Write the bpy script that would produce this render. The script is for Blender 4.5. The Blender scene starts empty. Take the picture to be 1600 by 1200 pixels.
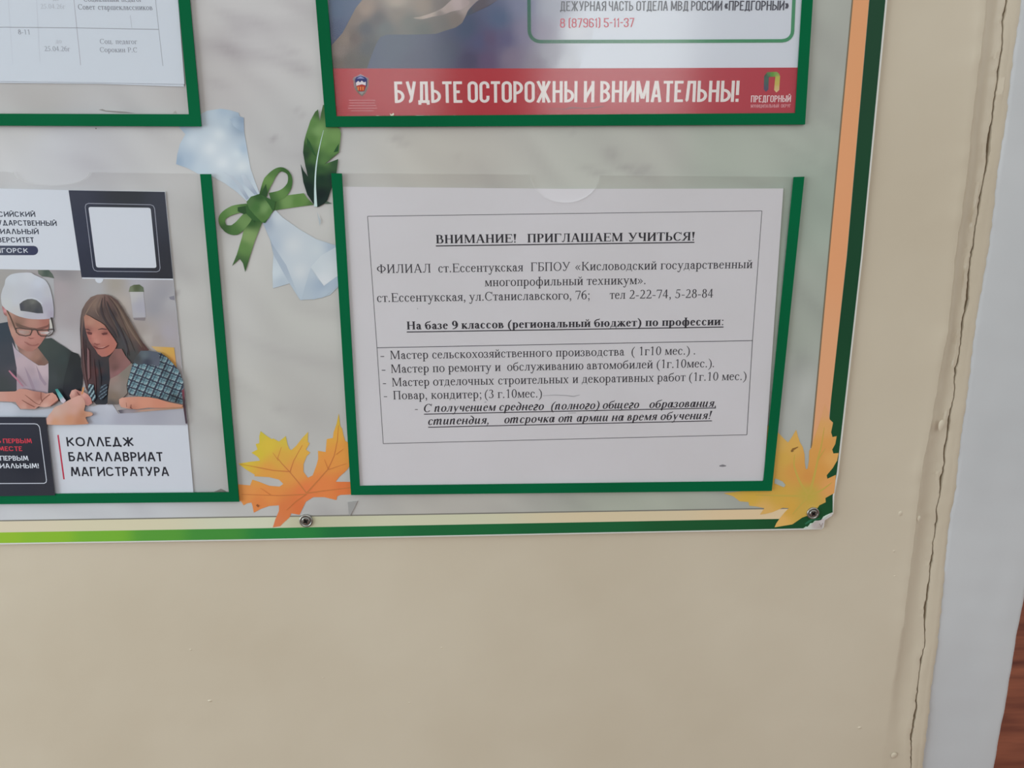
import bpy, bmesh, math, random
from mathutils import Vector, Matrix
from mathutils.geometry import delaunay_2d_cdt

# ---------------------------------------------------------------- camera, world, lights, exposure
SC = bpy.context.scene
COL = SC.collection
FPX, CAM_D, CAM_Z = 1150.0, 0.509, 1.45
PITCH, YAW, ROLL = -0.234433, -0.029832, 0.003648
ROT = Matrix.Rotation(YAW, 3, 'Z') @ Matrix.Rotation(PITCH, 3, 'X') @ Matrix.Rotation(ROLL, 3, 'Y')
EYE = Vector((0.0, -CAM_D, CAM_Z))
cam = bpy.data.cameras.new('camera')
cam.sensor_width = 36.0
cam.lens = FPX / 1600.0 * 36.0
cam.clip_start = 0.01
camo = bpy.data.objects.new('camera', cam)
COL.objects.link(camo)
camo.matrix_world = Matrix.Translation(EYE) @ (ROT @ Matrix.Rotation(math.pi / 2, 3, 'X')).to_4x4()
SC.camera = camo

SC.view_settings.view_transform = 'Standard'
SC.view_settings.look = 'None'
SC.view_settings.exposure = 0.0
SC.view_settings.gamma = 1.0
SC.view_settings.use_curve_mapping = False

W = bpy.data.worlds.new('daylight')
SC.world = W
W.use_nodes = True
W.node_tree.nodes['Background'].inputs[0].default_value = (0.945, 1.0, 0.985, 1)
W.node_tree.nodes['Background'].inputs[1].default_value = 0.93


def area(name, loc, aim, sx, sy, power, col):
    l = bpy.data.lights.new(name, 'AREA')
    l.shape = 'RECTANGLE'
    l.size, l.size_y, l.energy, l.color = sx, sy, power, col
    o = bpy.data.objects.new(name, l)
    COL.objects.link(o)
    o.location = loc
    o.rotation_euler = (Vector(aim) - Vector(loc)).to_track_quat('-Z', 'Z').to_euler()
    return o


# window behind the photographer, split in two; the gap mirrors as their silhouette
area('window_light', (0.90, -4.95, 3.18), (0.90, 0, 3.18), 1.05, 2.36, 31.0, (0.95, 1.0, 1.0))
area('window_light', (-0.68, -4.95, 3.18), (-0.68, 0, 3.18), 0.68, 2.36, 12.0, (0.95, 1.0, 1.0))
area('left_daylight', (-2.1, -1.0, 1.45), (0, 0, 1.35), 1.0, 1.8, 31.0, (0.82, 0.95, 1.0))  # added panel for bluish daylight from the left, brightening that side

# ---------------------------------------------------------------- measuring: a sighted point on an upright plane
WALL_Y = 0.0027      # plaster face; the front of the board's print is y = 0
K = 0.76            # light on the wall, so that an albedo gives the printed tone


def P(px, py, y=0.0):
    d = ROT @ Vector(((px - 800.0) / FPX, 1.0, -(py - 600.0) / FPX))
    t = (y - EYE.y) / d.y
    return EYE + d * t


def lin(c):
    c = c / 255.0
    return c / 12.92 if c <= 0.04045 else ((c + 0.055) / 1.055) ** 2.4


KW = 0.66


def C(c, k=K):
    return tuple(min(0.92, max(0.003, lin(v) / k)) for v in c)


# ---------------------------------------------------------------- materials
def mat(name, col=None, rough=0.5, spec=0.5, metal=0.0, attr=False):
    m = bpy.data.materials.new(name)
    m.use_nodes = True
    b = m.node_tree.nodes['Principled BSDF']
    b.inputs['Roughness'].default_value = rough
    b.inputs['Specular IOR Level'].default_value = spec
    b.inputs['Metallic'].default_value = metal
    if col is not None:
        b.inputs['Base Color'].default_value = (*C(col), 1)
    if attr:
        a = m.node_tree.nodes.new('ShaderNodeAttribute')
        a.attribute_name = 'ink'
        m.node_tree.links.new(a.outputs['Color'], b.inputs['Base Color'])
    return m


def nodes(m):
    nt = m.node_tree
    return nt, nt.nodes['Principled BSDF'], (lambda t: nt.nodes.new(t)), (lambda a, b: nt.links.new(a, b))


def add_noise(m, col_a, col_b, scale, detail=4, stretch=(1, 1, 1), lo=0.35, hi=0.65, bump=0.0, bump_scale=60, rot=(0, 0, 0), bd=0.001, kk=K):
    nt, b, N, L = nodes(m)
    tc = N('ShaderNodeNewGeometry')
    mp = N('ShaderNodeMapping'); mp.inputs['Scale'].default_value = stretch; mp.inputs['Rotation'].default_value = rot
    L(tc.outputs['Position'], mp.inputs['Vector'])
    n = N('ShaderNodeTexNoise'); n.inputs['Scale'].default_value = scale; n.inputs['Detail'].default_value = detail
    L(mp.outputs[0], n.inputs['Vector'])
    r = N('ShaderNodeValToRGB')
    r.color_ramp.elements[0].position, r.color_ramp.elements[1].position = lo, hi
    r.color_ramp.elements[0].color, r.color_ramp.elements[1].color = (*C(col_a, kk), 1), (*C(col_b, kk), 1)
    L(n.outputs['Fac'], r.inputs['Fac']); L(r.outputs['Color'], b.inputs['Base Color'])
    if bump:
        n2 = N('ShaderNodeTexNoise'); n2.inputs['Scale'].default_value = bump_scale; n2.inputs['Detail'].default_value = 5
        L(tc.outputs['Position'], n2.inputs['Vector'])
        bp = N('ShaderNodeBump'); bp.inputs['Strength'].default_value = bump; bp.inputs['Distance'].default_value = bd
        L(n2.outputs['Fac'], bp.inputs['Height']); L(bp.outputs[0], b.inputs['Normal'])


M = {}
M['wall'] = mat('beige_oil_paint', (179, 168, 148), 0.38, 0.45)
add_noise(M['wall'], (176, 165, 147), (183, 173, 156), 5.0, 3, bump=0.35, bump_scale=35, bd=0.0012, kk=KW)
M['trim'] = mat('white_gloss_paint', (176, 178, 180), 0.4)
add_noise(M['trim'], (171, 173, 176), (181, 183, 186), 9, 3, bump=0.3, bump_scale=45, stretch=(1, 1, .5), bd=0.001, kk=KW)
M['floor'] = mat('brown_laminate', (120, 66, 48), 0.5, 0.12)
add_noise(M['floor'], (72, 26, 15), (118, 62, 42), 3.0, 3, stretch=(1.0, 7, 1), rot=(0, 0, 0.5), lo=.3, hi=.7)
M['pvc'] = mat('white_plastic_sheet', (205, 206, 202), 0.4)
M['print'] = mat('printed_film', None, 0.45, 0.25, attr=True)
M['ink'] = mat('printing_ink', None, 0.55, 0.3, attr=True)
M['paper'] = mat('office_paper', (190, 188, 193), 0.75, 0.2)
add_noise(M['paper'], (200, 197, 201), (204, 201, 206), 14, 2, lo=.3, hi=.7)
M['blue_paper'] = mat('bright_white_paper', (200, 206, 216), 0.7, 0.2)
M['coated'] = mat('coated_paper', (203, 207, 217), 0.5, 0.3)
M['green'] = mat('green_tape', (0, 100, 66), 0.75, 0.05)
add_noise(M['green'], (0, 86, 52), (0, 94, 58), 8, 2)
M['steel'] = mat('zinc_steel', (150, 150, 146), 0.36, 0.5, 0.9)
M['dark_steel'] = mat('dark_recess', (40, 38, 38), 0.6, 0.3, 0.4)
M['rim'] = mat('cut_plastic_edge', (205, 207, 203), 0.3, 0.5)
nt, b, N, L = nodes(M['rim'])
b.inputs['Alpha'].default_value = 0.55

# clear plastic: what is behind shows through, the room mirrors faintly in it
pm = bpy.data.materials.new('clear_plastic')
pm.use_nodes = True
nt = pm.node_tree
nt.nodes.clear()
out = nt.nodes.new('ShaderNodeOutputMaterial'); mix = nt.nodes.new('ShaderNodeMixShader')
tr = nt.nodes.new('ShaderNodeBsdfTransparent'); gl = nt.nodes.new('ShaderNodeBsdfGlossy')
gl.inputs['Roughness'].default_value = 0.13
tr.inputs['Color'].default_value = (1, 1, 1, 1)
geo = nt.nodes.new('ShaderNodeNewGeometry'); nz = nt.nodes.new('ShaderNodeTexNoise'); nz.inputs['Scale'].default_value = 9; nz.inputs['Detail'].default_value = 1
bp = nt.nodes.new('ShaderNodeBump'); bp.inputs['Strength'].default_value = 0.1; bp.inputs['Distance'].default_value = 0.003
nt.links.new(geo.outputs['Position'], nz.inputs['Vector']); nt.links.new(nz.outputs['Fac'], bp.inputs['Height'])
nt.links.new(bp.outputs[0], gl.inputs['Normal'])



def mth(op, a, b_=None):
    n_ = nt.nodes.new('ShaderNodeMath'); n_.operation = op
    for i_, v_ in enumerate((a, b_)):
        if v_ is None: continue
        if isinstance(v_, (int, float)): n_.inputs[i_].default_value = v_
        else: nt.links.new(v_, n_.inputs[i_])
    return n_.outputs[0]


# mirror share of one face of the sheet (Schlick), taken once, on the side that is met first
vd = nt.nodes.new('ShaderNodeVectorMath'); vd.operation = 'DOT_PRODUCT'
nt.links.new(geo.outputs['Incoming'], vd.inputs[0]); nt.links.new(geo.outputs['Normal'], vd.inputs[1])
share = mth('ADD', mth('MULTIPLY', mth('POWER', mth('SUBTRACT', 1.0, mth('ABSOLUTE', vd.outputs['Value'])), 5.0), 0.93), 0.048)
share = mth('MULTIPLY', share, mth('SUBTRACT', 1.0, geo.outputs['Backfacing']))
nt.links.new(share, mix.inputs[0]); nt.links.new(tr.outputs[0], mix.inputs[1]); nt.links.new(gl.outputs[0], mix.inputs[2])
nt.links.new(mix.outputs[0], out.inputs['Surface'])
M['pane'] = pm

# ---------------------------------------------------------------- objects
ORG = {}


def thing(name, label, cat, loc, group=None):
    o = bpy.data.objects.new(name, None)
    COL.objects.link(o)
    o.location = loc
    o.empty_display_size = 0.02
    tag(o, label, cat, group)
    ORG[o.name] = Vector(loc)
    return o


def tag(o, label, cat, group=None):
    o['label'] = label
    o['category'] = cat
    if group:
        o['group'] = group


class MB:
    """collects world-space faces, with an ink colour per corner where given"""
    def __init__(s):
        s.v, s.f, s.c, s.fm = [], [], [], []
    def face(s, pts, col=None, mi=0):
        i = len(s.v)
        s.v += [Vector(p) for p in pts]
        if col is not None and not isinstance(col, list):
            col = [col] * len(pts)
        s.c += col or [(1, 1, 1)] * len(pts)
        s.f.append(list(range(i, i + len(pts))))
        s.fm.append(mi)
    def tris(s, pts, tris, cols=None, mi=0):
        i = len(s.v)
        s.v += [Vector(p) for p in pts]
        s.c += cols or [(1, 1, 1)] * len(pts)
        for t in tris:
            s.f.append([i + k for k in t]); s.fm.append(mi)
    def prism(s, pts, depth, col=None, mi=0, side_mi=None):
        """polygon on an upright plane, thickened by depth towards the wall (+y)"""
        n = len(pts)
        fr_ = [Vector(p) for p in pts]
        bk = [p + Vector((0, depth, 0)) for p in fr_]
        s.face(fr_, col, mi); s.face(list(reversed(bk)), col, mi)
        for k in range(n):
            s.face([fr_[k], bk[k], bk[(k + 1) % n], fr_[(k + 1) % n]], col, mi if side_mi is None else side_mi)
    def build(s, name, mats, parent=None, smooth=False, weld=0.0):
        if not isinstance(mats, (list, tuple)):
            mats = [mats]
        if parent is None:
            org = Vector((sum(p.x for p in s.v) / len(s.v), sum(p.y for p in s.v) / len(s.v), min(p.z for p in s.v)))
        else:
            org = ORG[parent.name]
        me = bpy.data.meshes.new(name)
        me.from_pydata([p - org for p in s.v], [], s.f)
        for m in mats:
            me.materials.append(m)
        me.polygons.foreach_set('material_index', s.fm)
        if any(m.name in ('printed_film', 'printing_ink') for m in mats):
            at = me.attributes.new('ink', 'FLOAT_COLOR', 'POINT')
            at.data.foreach_set('color', [x for c in s.c for x in (*c, 1.0)])
        if weld:
            bm = bmesh.new(); bm.from_mesh(me)
            bmesh.ops.remove_doubles(bm, verts=bm.verts, dist=weld)
            bmesh.ops.recalc_face_normals(bm, faces=bm.faces)
            bm.to_mesh(me); bm.free()
        if smooth:
            me.polygons.foreach_set('use_smooth', [True] * len(me.polygons))
        me.update()
        o = bpy.data.objects.new(name, me)
        COL.objects.link(o)
        if parent is None:
            o.location = org
        else:
            o.parent = parent
        ORG[o.name] = org
        return o


# ---------------------------------------------------------------- flat artwork: filled outlines with blended inks
def inside(x, y, poly):
    r = False
    j = len(poly) - 1
    for i in range(len(poly)):
        xi, yi = poly[i]; xj, yj = poly[j]
        if (yi > y) != (yj > y) and x < (xj - xi) * (y - yi) / (yj - yi) + xi:
            r = not r
        j = i
    return r


def spline(pts, n=5, closed=True):
    o = []
    m = len(pts)
    rng = range(m if closed else m - 1)
    for i in rng:
        g = (lambda k: pts[k % m]) if closed else (lambda k: pts[min(max(k, 0), m - 1)])
        p0, p1, p2, p3 = g(i - 1), g(i), g(i + 1), g(i + 2)
        for k in range(n):
            t = k / n
            o.append(tuple(0.5 * (2 * p1[a] + (p2[a] - p0[a]) * t + (2 * p0[a] - 5 * p1[a] + 4 * p2[a] - p3[a]) * t * t + (3 * p1[a] - p0[a] - 3 * p2[a] + p3[a]) * t ** 3) for a in (0, 1)))
    if not closed:
        o.append(pts[-1])
    return o


def blend(samples, pw=1.6):
    S = [(s[0], s[1], tuple(lin(v) / K for v in s[2])) for s in samples]
    def f(x, y):
        w = r = g = b_ = 0.0
        for sx, sy, c in S:
            k = 1.0 / (((sx - x) ** 2 + (sy - y) ** 2 + 2.0) ** pw)
            w += k; r += k * c[0]; g += k * c[1]; b_ += k * c[2]
        return tuple(min(.92, max(.003, v / w)) for v in (r, g, b_))
    return f


class Art:
    """layers of ink on a sheet whose face is at depth y"""
    def __init__(s, y):
        s.mb, s.y, s.step = MB(), y, 0.000025
        s.y -= s.step
    def up(s):
        s.y -= s.step
    def fill(s, outline, ink, step=None, smooth=False, raise_=True):
        pts = spline(outline) if smooth else list(outline)
        if callable(ink) or (isinstance(ink, list)):
            f = ink if callable(ink) else blend(ink)
            xs = [p[0] for p in pts]; ys = [p[1] for p in pts]
            if step is None:
                step = max(2.0, max(max(xs) - min(xs), max(ys) - min(ys)) / 26)
            # long edges are divided so that the ink can vary along them
            e = []
            for i, p in enumerate(pts):
                q = pts[(i + 1) % len(pts)]
                n = max(1, int(math.hypot(q[0] - p[0], q[1] - p[1]) / step))
                e += [(p[0] + (q[0] - p[0]) * k / n, p[1] + (q[1] - p[1]) * k / n) for k in range(n)]
            n0 = len(e)
            y = min(ys) + step * .5
            while y < max(ys):
                x = min(xs) + step * .5
                while x < max(xs):
                    if inside(x, y, pts):
                        e.append((x, y))
                    x += step
                y += step
            r = delaunay_2d_cdt([Vector(p) for p in e], [], [list(range(n0))], 1, 1e-5)
            vv = [(p.x, p.y) for p in r[0]]
            s.mb.tris([P(*p, s.y) for p in vv], r[2], [f(*p) for p in vv])
        else:
            c = C(ink)
            r = delaunay_2d_cdt([Vector(p) for p in pts], [], [list(range(len(pts)))], 1, 1e-5)
            s.mb.tris([P(p.x, p.y, s.y) for p in r[0]], r[2], [c] * len(r[0]))
        if raise_:
            s.up()
    def line(s, pts, w, ink, smooth=False, raise_=True, closed=False):
        if smooth:
            n = 6
            p2 = spline(pts, n, closed)
            if isinstance(w, (list, tuple)):
                w = [w[min(i // n, len(w) - 1)] + (w[min(i // n + 1, len(w) - 1)] - w[min(i // n, len(w) - 1)]) * (i % n) / n for i in range(len(p2))]
            pts = p2
        if not isinstance(w, (list, tuple)):
            pts = [p for i, p in enumerate(pts) if i == 0 or math.dist(p, pts[i - 1]) > .05]
        if closed:
            pts = list(pts) + [pts[0]]
        ws = w if isinstance(w, (list, tuple)) else [w] * len(pts)
        f = ink if callable(ink) else None
        c = None if f else C(ink)
        L_, R_ = offset(pts, ws, closed)
        for i in range(len(pts) - 1):
            q = [L_[i], L_[i + 1], R_[i + 1], R_[i]]
            s.mb.face([P(*a, s.y) for a in q], [f(*a) for a in q] if f else c)
        if raise_:
            s.up()
    def build(s, name, parent, mat_='ink'):
        return s.mb.build(name, M[mat_], parent)


def offset(pts, ws, closed=False):
    L_, R_ = [], []
    n = len(pts)
    for i in range(n):
        def dr(a, b):
            d = (b[0] - a[0], b[1] - a[1]); l = math.hypot(*d) or 1
            return d[0] / l, d[1] / l
        a = dr(pts[i - 1], pts[i]) if i > 0 else (dr(pts[-2], pts[-1]) if closed else None)
        b_ = dr(pts[i], pts[i + 1]) if i < n - 1 else (dr(pts[0], pts[1]) if closed else None)
        a = a or b_; b_ = b_ or a
        nx, ny = -(a[1] + b_[1]), a[0] + b_[0]
        l = math.hypot(nx, ny) or 1
        nx, ny = nx / l, ny / l
        k = max(0.45, nx * -b_[1] + ny * b_[0])
        h = ws[i] / 2 / k
        L_.append((pts[i][0] + nx * h, pts[i][1] + ny * h)); R_.append((pts[i][0] - nx * h, pts[i][1] - ny * h))
    return L_, R_


# ---------------------------------------------------------------- lettering: a drawn serif face
class Glyph:
    def __init__(s, W, H, it=False):
        s.p, s.W, s.H, s.it = [], W, H, it
    def rect(s, x0, y0, x1, y1):
        s.p.append([(x0, y0), (x1, y0), (x1, y1), (x0, y1)])
    def dg(s, x0, y0, x1, y1, w):
        s.p.append([(x0 - w / 2, y0), (x0 + w / 2, y0), (x1 + w / 2, y1), (x1 - w / 2, y1)])
    def ring(s, cx, cy, rx, ry, W=None, H=None, a0=0, a1=360):
        W = s.W if W is None else W; H = s.H if H is None else H
        n = max(6, int(abs(a1 - a0) / 18))
        for k in range(n):
            t = [math.radians(a0 + (a1 - a0) * (k + e) / n) for e in (0, 1)]
            q = [(cx + rx * math.cos(a), cy + ry * math.sin(a)) for a in t] + [(cx + (rx - W) * math.cos(a), cy + (ry - H) * math.sin(a)) for a in reversed(t)]
            s.p.append(q)
    def blob(s, x, y, r):
        s.p.append([(x + r * math.cos(a * math.pi / 4), y + r * math.sin(a * math.pi / 4)) for a in range(8)])
    def ser(s, x, y, up, w=None, l=0.055):
        w = s.W if w is None else w
        t = 0.026
        if s.it:
            return
        s.rect(x - w / 2 - l, y, x + w / 2 + l, y + (t if up else -t))
        b_ = 0.05 if up else -0.05
        s.p.append([(x - w / 2 - l * .6, y + (t if up else -t)), (x + w / 2 + l * .6, y + (t if up else -t)), (x + w / 2, y + b_), (x - w / 2, y + b_)])
    def st(s, x, y0, y1, w=None, t=True, b=True):
        w = s.W if w is None else w
        s.rect(x - w / 2, y0, x + w / 2, y1)
        if b: s.ser(x, y0, True, w)
        if t: s.ser(x, y1, False, w)
    def bowl(s, x0, y0, y1, xr, left=False):
        ry = (y1 - y0) / 2; cy = (y0 + y1) / 2
        d = -1 if left else 1
        rx = min(abs(xr - x0), ry * 1.15)
        xc = xr - d * rx
        s.ring(xc, cy, rx, ry, None, None, *((90, 270) if left else (-90, 90)))
        a, b_ = sorted((x0, xc))
        if b_ > a:
            s.rect(a, y1 - s.H, b_, y1); s.rect(a, y0, b_, y0 + s.H)
    def path(s, pts, ws):
        ws = ws if isinstance(ws, (list, tuple)) else [ws] * len(pts)
        L_, R_ = offset(pts, ws)
        for i in range(len(pts) - 1):
            s.p.append([L_[i], L_[i + 1], R_[i + 1], R_[i]])
    def curve(s, pts, ws):
        n = 5
        q = spline(pts, n, False)
        if isinstance(ws, (list, tuple)):
            ws = [ws[min(i // n, len(ws) - 1)] + (ws[min(i // n + 1, len(ws) - 1)] - ws[min(i // n, len(ws) - 1)]) * (i % n) / n for i in range(len(q))]
        s.path(q, ws)


CAP, XH = 0.662, 0.455


def serif(ch, W, H, it=False):
    """advance and polygons of one letter, em = 1"""
    g = Glyph(W, H, it)
    h, x = W / 2, XH
    adv = 0.5
    low = ch
    if ch == ' ': return 0.25, []
    if ch == 'А':
        adv = .72; g.dg(.11, 0, .345, .67, H * 1.3); g.dg(.59, 0, .36, .675, W * 1.05); g.rect(.2, .21, .5, .21 + H); g.ser(.11, 0, True, H, .07); g.ser(.6, 0, True, W, .06)
    elif ch in 'БВЬ':
        adv = {'Б': .574, 'В': .64, 'Ь': .574}[ch]; g.st(.15, 0, CAP)
        if ch == 'В': g.bowl(.15, .335, CAP, .52); g.bowl(.15, 0, .335 + H, .59)
        else: g.bowl(.15, 0, .37, .545)
        if ch == 'Б': g.rect(.15, CAP - H, .5, CAP); g.dg(.5, CAP - .14, .485, CAP, H * 1.1)
    elif ch == 'Г':
        adv = .578; g.st(.15, 0, CAP); g.rect(.15, CAP - H, .53, CAP); g.dg(.54, CAP - .15, .52, CAP, H * 1.2)
    elif ch == 'Е':
        adv = .62; g.st(.15, 0, CAP); g.rect(.15, CAP - H, .55, CAP); g.dg(.555, CAP - .14, .54, CAP, H); g.rect(.15, .33, .42, .33 + H); g.rect(.405, .26, .405 + H, .42); g.rect(.15, 0, .56, H); g.dg(.56, 0, .59, .15, H)
    elif ch in 'ИНП':
        adv = .722; g.st(.155, 0, CAP); g.st(.565, 0, CAP)
        if ch == 'И': g.dg(.17, .06, .55, CAP - .06, H * 1.9)
        elif ch == 'Н': g.rect(.15, .32, .57, .32 + H)
        else: g.rect(.1, CAP - H * 1.1, .6, CAP)
    elif ch == 'К':
        adv = .68; g.st(.15, 0, CAP); g.path([(.16, .34), (.36, .42), (.5, .58), (.58, .64)], [H, H * 1.3, H * 1.4, W * .8]); g.path([(.28, .38), (.42, .22), (.57, .01)], [W * .7, W, W]); g.ser(.59, 0, True, W, .05)
    elif ch == 'Л':
        adv = .69; g.st(.54, 0, CAP); g.rect(.2, CAP - H, .56, CAP); g.curve([(.26, CAP - .02), (.245, .3), (.17, .05), (.07, .03)], [H * 1.2, H * 1.2, H * 1.2, H]); g.blob(.075, .05, .045)
    elif ch == 'М':
        adv = .889; g.st(.13, 0, CAP, H * 1.2, False); g.st(.74, 0, CAP); g.dg(.43, .03, .16, CAP, W); g.dg(.43, .03, .71, CAP, H * 1.3); g.ser(.14, CAP, False, W * .6)
    elif ch == 'О':
        adv = .722; g.ring(.36, CAP / 2, .325, .345)
    elif ch == 'Р':
        adv = .57; g.st(.15, 0, CAP); g.bowl(.15, .29, CAP, .535)
    elif ch == 'С':
        adv = .667; g.ring(.36, CAP / 2, .325, .345, None, None, 42, 318); g.rect(.585, CAP - .2, .585 + H * .9, CAP + .01)
    elif ch == 'Т':
        adv = .611; g.st(.305, 0, CAP, None, False); g.rect(.04, CAP - H, .57, CAP); g.dg(.03, CAP - .15, .045, CAP, H); g.dg(.58, CAP - .15, .565, CAP, H)
    elif ch == 'У':
        adv = .708; g.dg(.37, .22, .13, CAP, W); g.path([(.6, CAP), (.4, .22), (.3, .03), (.2, .0), (.13, .03)], [H * 1.3, H * 1.3, H * 1.3, H * 1.2, H]); g.blob(.13, .055, .045); g.ser(.13, CAP, False, W, .06); g.ser(.6, CAP, False, H, .07)
    elif ch == 'Ф':
        adv = .79; g.st(.395, 0, CAP); g.ring(.395, CAP / 2, .345, .225)
    elif ch == 'Ч':
        adv = .66; g.st(.51, 0, CAP); g.curve([(.15, CAP), (.15, .42), (.24, .3), (.38, .29), (.5, .34)], [W, W, W * .8, H, H]); g.ser(.15, CAP, False)
    elif ch == 'Ш':
        adv = 1.02; [g.st(q, 0, CAP) for q in (.155, .51, .865)]; g.rect(.1, 0, .9, H)
    elif ch == 'Я':
        adv = .667; g.st(.52, 0, CAP); g.bowl(.52, .3, CAP, .1, True); g.dg(.1, 0, .34, .32, W * .9); g.ser(.1, 0, True, W, .05)
    # ---- small letters
    elif ch == 'а' and not it:
        adv = .444; g.st(.3, .04, .33, None, False, False); g.ring(.21, .3, .09 + h, .165, None, H * 1.2, 10, 155); g.blob(.1, .345, .05); g.ring(.19, .13, .15, .14, W * .9, H, 75, 320); g.path([(.19, .275), (.3, .28)], H); g.curve([(.3, .07), (.345, .02), (.43, .05)], [W * .8, H * 1.3, H * .8])
    elif ch == 'а':
        adv = .5; g.ring(.2, x / 2, .18, .24); g.rect(.36 - h, .05, .36 + h, x); g.curve([(.36, .06), (.4, .02), (.48, .1)], [W * .7, H, H])
    elif ch == 'б':
        adv = .509; g.ring(.25, .2, .22, .215); g.curve([(.05, .24), (.07, .45), (.2, .58), (.36, .61), (.43, .68)], [W * .8, W * .7, H * 1.6, H * 1.6, H])
    elif ch == 'в' and not it:
        adv = .472; g.st(.12, 0, x); g.bowl(.12, .225, x, .37); g.bowl(.12, 0, .225 + H, .43)
    elif ch == 'в':
        adv = .45; g.rect(.1 - h, .03, .1 + h, .42); g.bowl(.1, .21, x + .02, .34); g.bowl(.1, 0, .21 + H, .4)
    elif ch == 'г' and not it:
        adv = .41; g.st(.12, 0, x); g.rect(.12, x - H, .37, x); g.dg(.385, x - .12, .37, x, H * 1.1)
    elif ch == 'г':
        adv = .4; g.curve([(.07, .37), (.16, .45), (.3, .4), (.27, .28), (.1, .17), (.1, .04), (.24, .0), (.36, .08)], [H, W * .8, W, W, W, W, H * 1.4, H])
    elif ch == 'д' and not it:
        adv = .51; g.st(.36, 0, x, None, False, False); g.rect(.13, x - H, .38, x); g.curve([(.17, x - .01), (.16, .2), (.1, .02)], [H * 1.2, H * 1.2, H * 1.2]); g.rect(.02, 0, .47, H); g.dg(.03, -.12, .04, .02, H); g.dg(.465, -.12, .455, .02, H)
    elif ch == 'д':
        adv = .5; g.ring(.23, .2, .2, .215); g.curve([(.39, .24), (.37, .45), (.26, .58), (.14, .66), (.08, .64)], [W * .8, W * .8, W * .6, H * 1.4, H])
    elif ch == 'е':
        adv = .444; g.ring(.225, x / 2, .2, .24, None, None, 20, 322); g.rect(.05, .255, .41, .255 + H)
    elif ch == 'ж':
        adv = .69; g.st(.345, 0, x)
        for d in (-1, 1):
            g.path([(.345, .23), (.345 + d * .14, .3), (.345 + d * .2, .41), (.345 + d * .28, .43)], [H, H, H * 1.4, W * .7]); g.path([(.345 + d * .08, .25), (.345 + d * .17, .16), (.345 + d * .27, .01)], [W * .6, W * .9, W * .9]); g.ser(.345 + d * .28, 0, True, W * .8, .04)
    elif ch == 'з':
        adv = .395; g.ring(.16, .345, .17, .125, W * .9, H, -85, 140); g.ring(.155, .125, .2, .14, W, H, -145, 88); g.blob(.06, .38, .045); g.blob(.05, .08, .05)
    elif ch in 'ий' and not it:
        adv = .535; g.st(.13, 0, x); g.st(.405, 0, x); g.dg(.15, .05, .39, x - .05, H * 1.8)
        if ch == 'й': g.curve([(.17, .64), (.2, .56), (.27, .545), (.33, .56), (.365, .64)], [H * 1.5, H, H * 1.6, H, H * 1.5])
    elif ch == 'н' and not it:
        adv = .535; g.st(.13, 0, x); g.st(.405, 0, x); g.rect(.13, .215, .4, .215 + H)
    elif ch == 'п' and not it:
        adv = .535; g.st(.13, 0, x); g.st(.405, 0, x); g.rect(.09, x - H, .44, x)
    elif it and ch in 'ийцшщ':
        n = 3 if ch in 'шщ' else 2
        adv = .28 * n - .04
        for k in range(n):
            g.rect(.09 - h + .25 * k, .06, .09 + h + .25 * k, x)
            if k < n: g.curve([(.09 + .25 * k, .08), (.14 + .25 * k, .015), (.3 + .25 * k, .14)] if k < n - 1 else [(.09 + .25 * k, .08), (.14 + .25 * k, .015), (.2 + .25 * k, .06)], [W * .8, H * 1.3, H])
        if ch == 'щ': g.curve([(.66, .04), (.7, -.05), (.6, -.16), (.52, -.12)], [H, W * .6, H, H])
    elif it and ch in 'пт':
        n = 3 if ch == 'т' else 2
        adv = .26 * n
        for k in range(n):
            g.rect(.09 - h + .24 * k, .0 if k < n - 1 else .05, .09 + h + .24 * k, x - (.0 if k == 0 else .06))
            if k: g.curve([(.09 + .24 * (k - 1), .3), (.0 + .24 * k, .44), (.07 + .24 * k, .44), (.09 + .24 * k, .36)], [H, H * 1.6, W * .8, W])
        g.curve([(.09 + .24 * (n - 1), .07), (.14 + .24 * (n - 1), .015), (.2 + .24 * (n - 1), .06)], [W * .8, H * 1.3, H])
    elif it and ch == 'н':
        adv = .52; g.rect(.1 - h, 0, .1 + h, x); g.rect(.38 - h, .04, .38 + h, x); g.rect(.1, .21, .38, .21 + H); g.curve([(.38, .07), (.43, .015), (.49, .06)], [W * .8, H * 1.3, H])
    elif ch == 'к':
        adv = .49; g.st(.12, 0, x); g.path([(.13, .22), (.26, .29), (.34, .41), (.42, .43)], [H, H, H * 1.4, W * .8]); g.path([(.2, .25), (.3, .15), (.41, .01)], [W * .7, W * .95, W * .95]); g.ser(.42, 0, True, W * .8, .04)
    elif ch == 'л':
        adv = .5; g.st(.37, 0, x); g.rect(.14, x - H, .39, x); g.curve([(.18, x - .02), (.17, .2), (.12, .03), (.04, .03)], [H * 1.2, H * 1.2, H * 1.2, H]); g.blob(.05, .045, .04)
    elif ch == 'м':
        adv = .633; g.st(.1, 0, x, H * 1.2, False); g.st(.52, 0, x); g.dg(.3, .02, .12, x, W); g.dg(.3, .02, .5, x, H * 1.2)
    elif ch == 'о':
        adv = .5; g.ring(.25, x / 2, .22, .24)
    elif ch == 'р':
        adv = .5; g.st(.12, -.215, x, None, False); g.ring(.255, x / 2, .205, .24); g.ser(.08, x - .005, False, W * .5, .03)
    elif ch == 'с':
        adv = .444; g.ring(.23, x / 2, .2, .24, None, None, 48, 322); g.blob(.355, .36, .045)
    elif ch == 'т':
        adv = .437; g.st(.218, 0, x, None, False); g.rect(.03, x - H, .405, x); g.dg(.025, x - .12, .035, x, H); g.dg(.41, x - .12, .4, x, H)
    elif ch == 'у':
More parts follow.
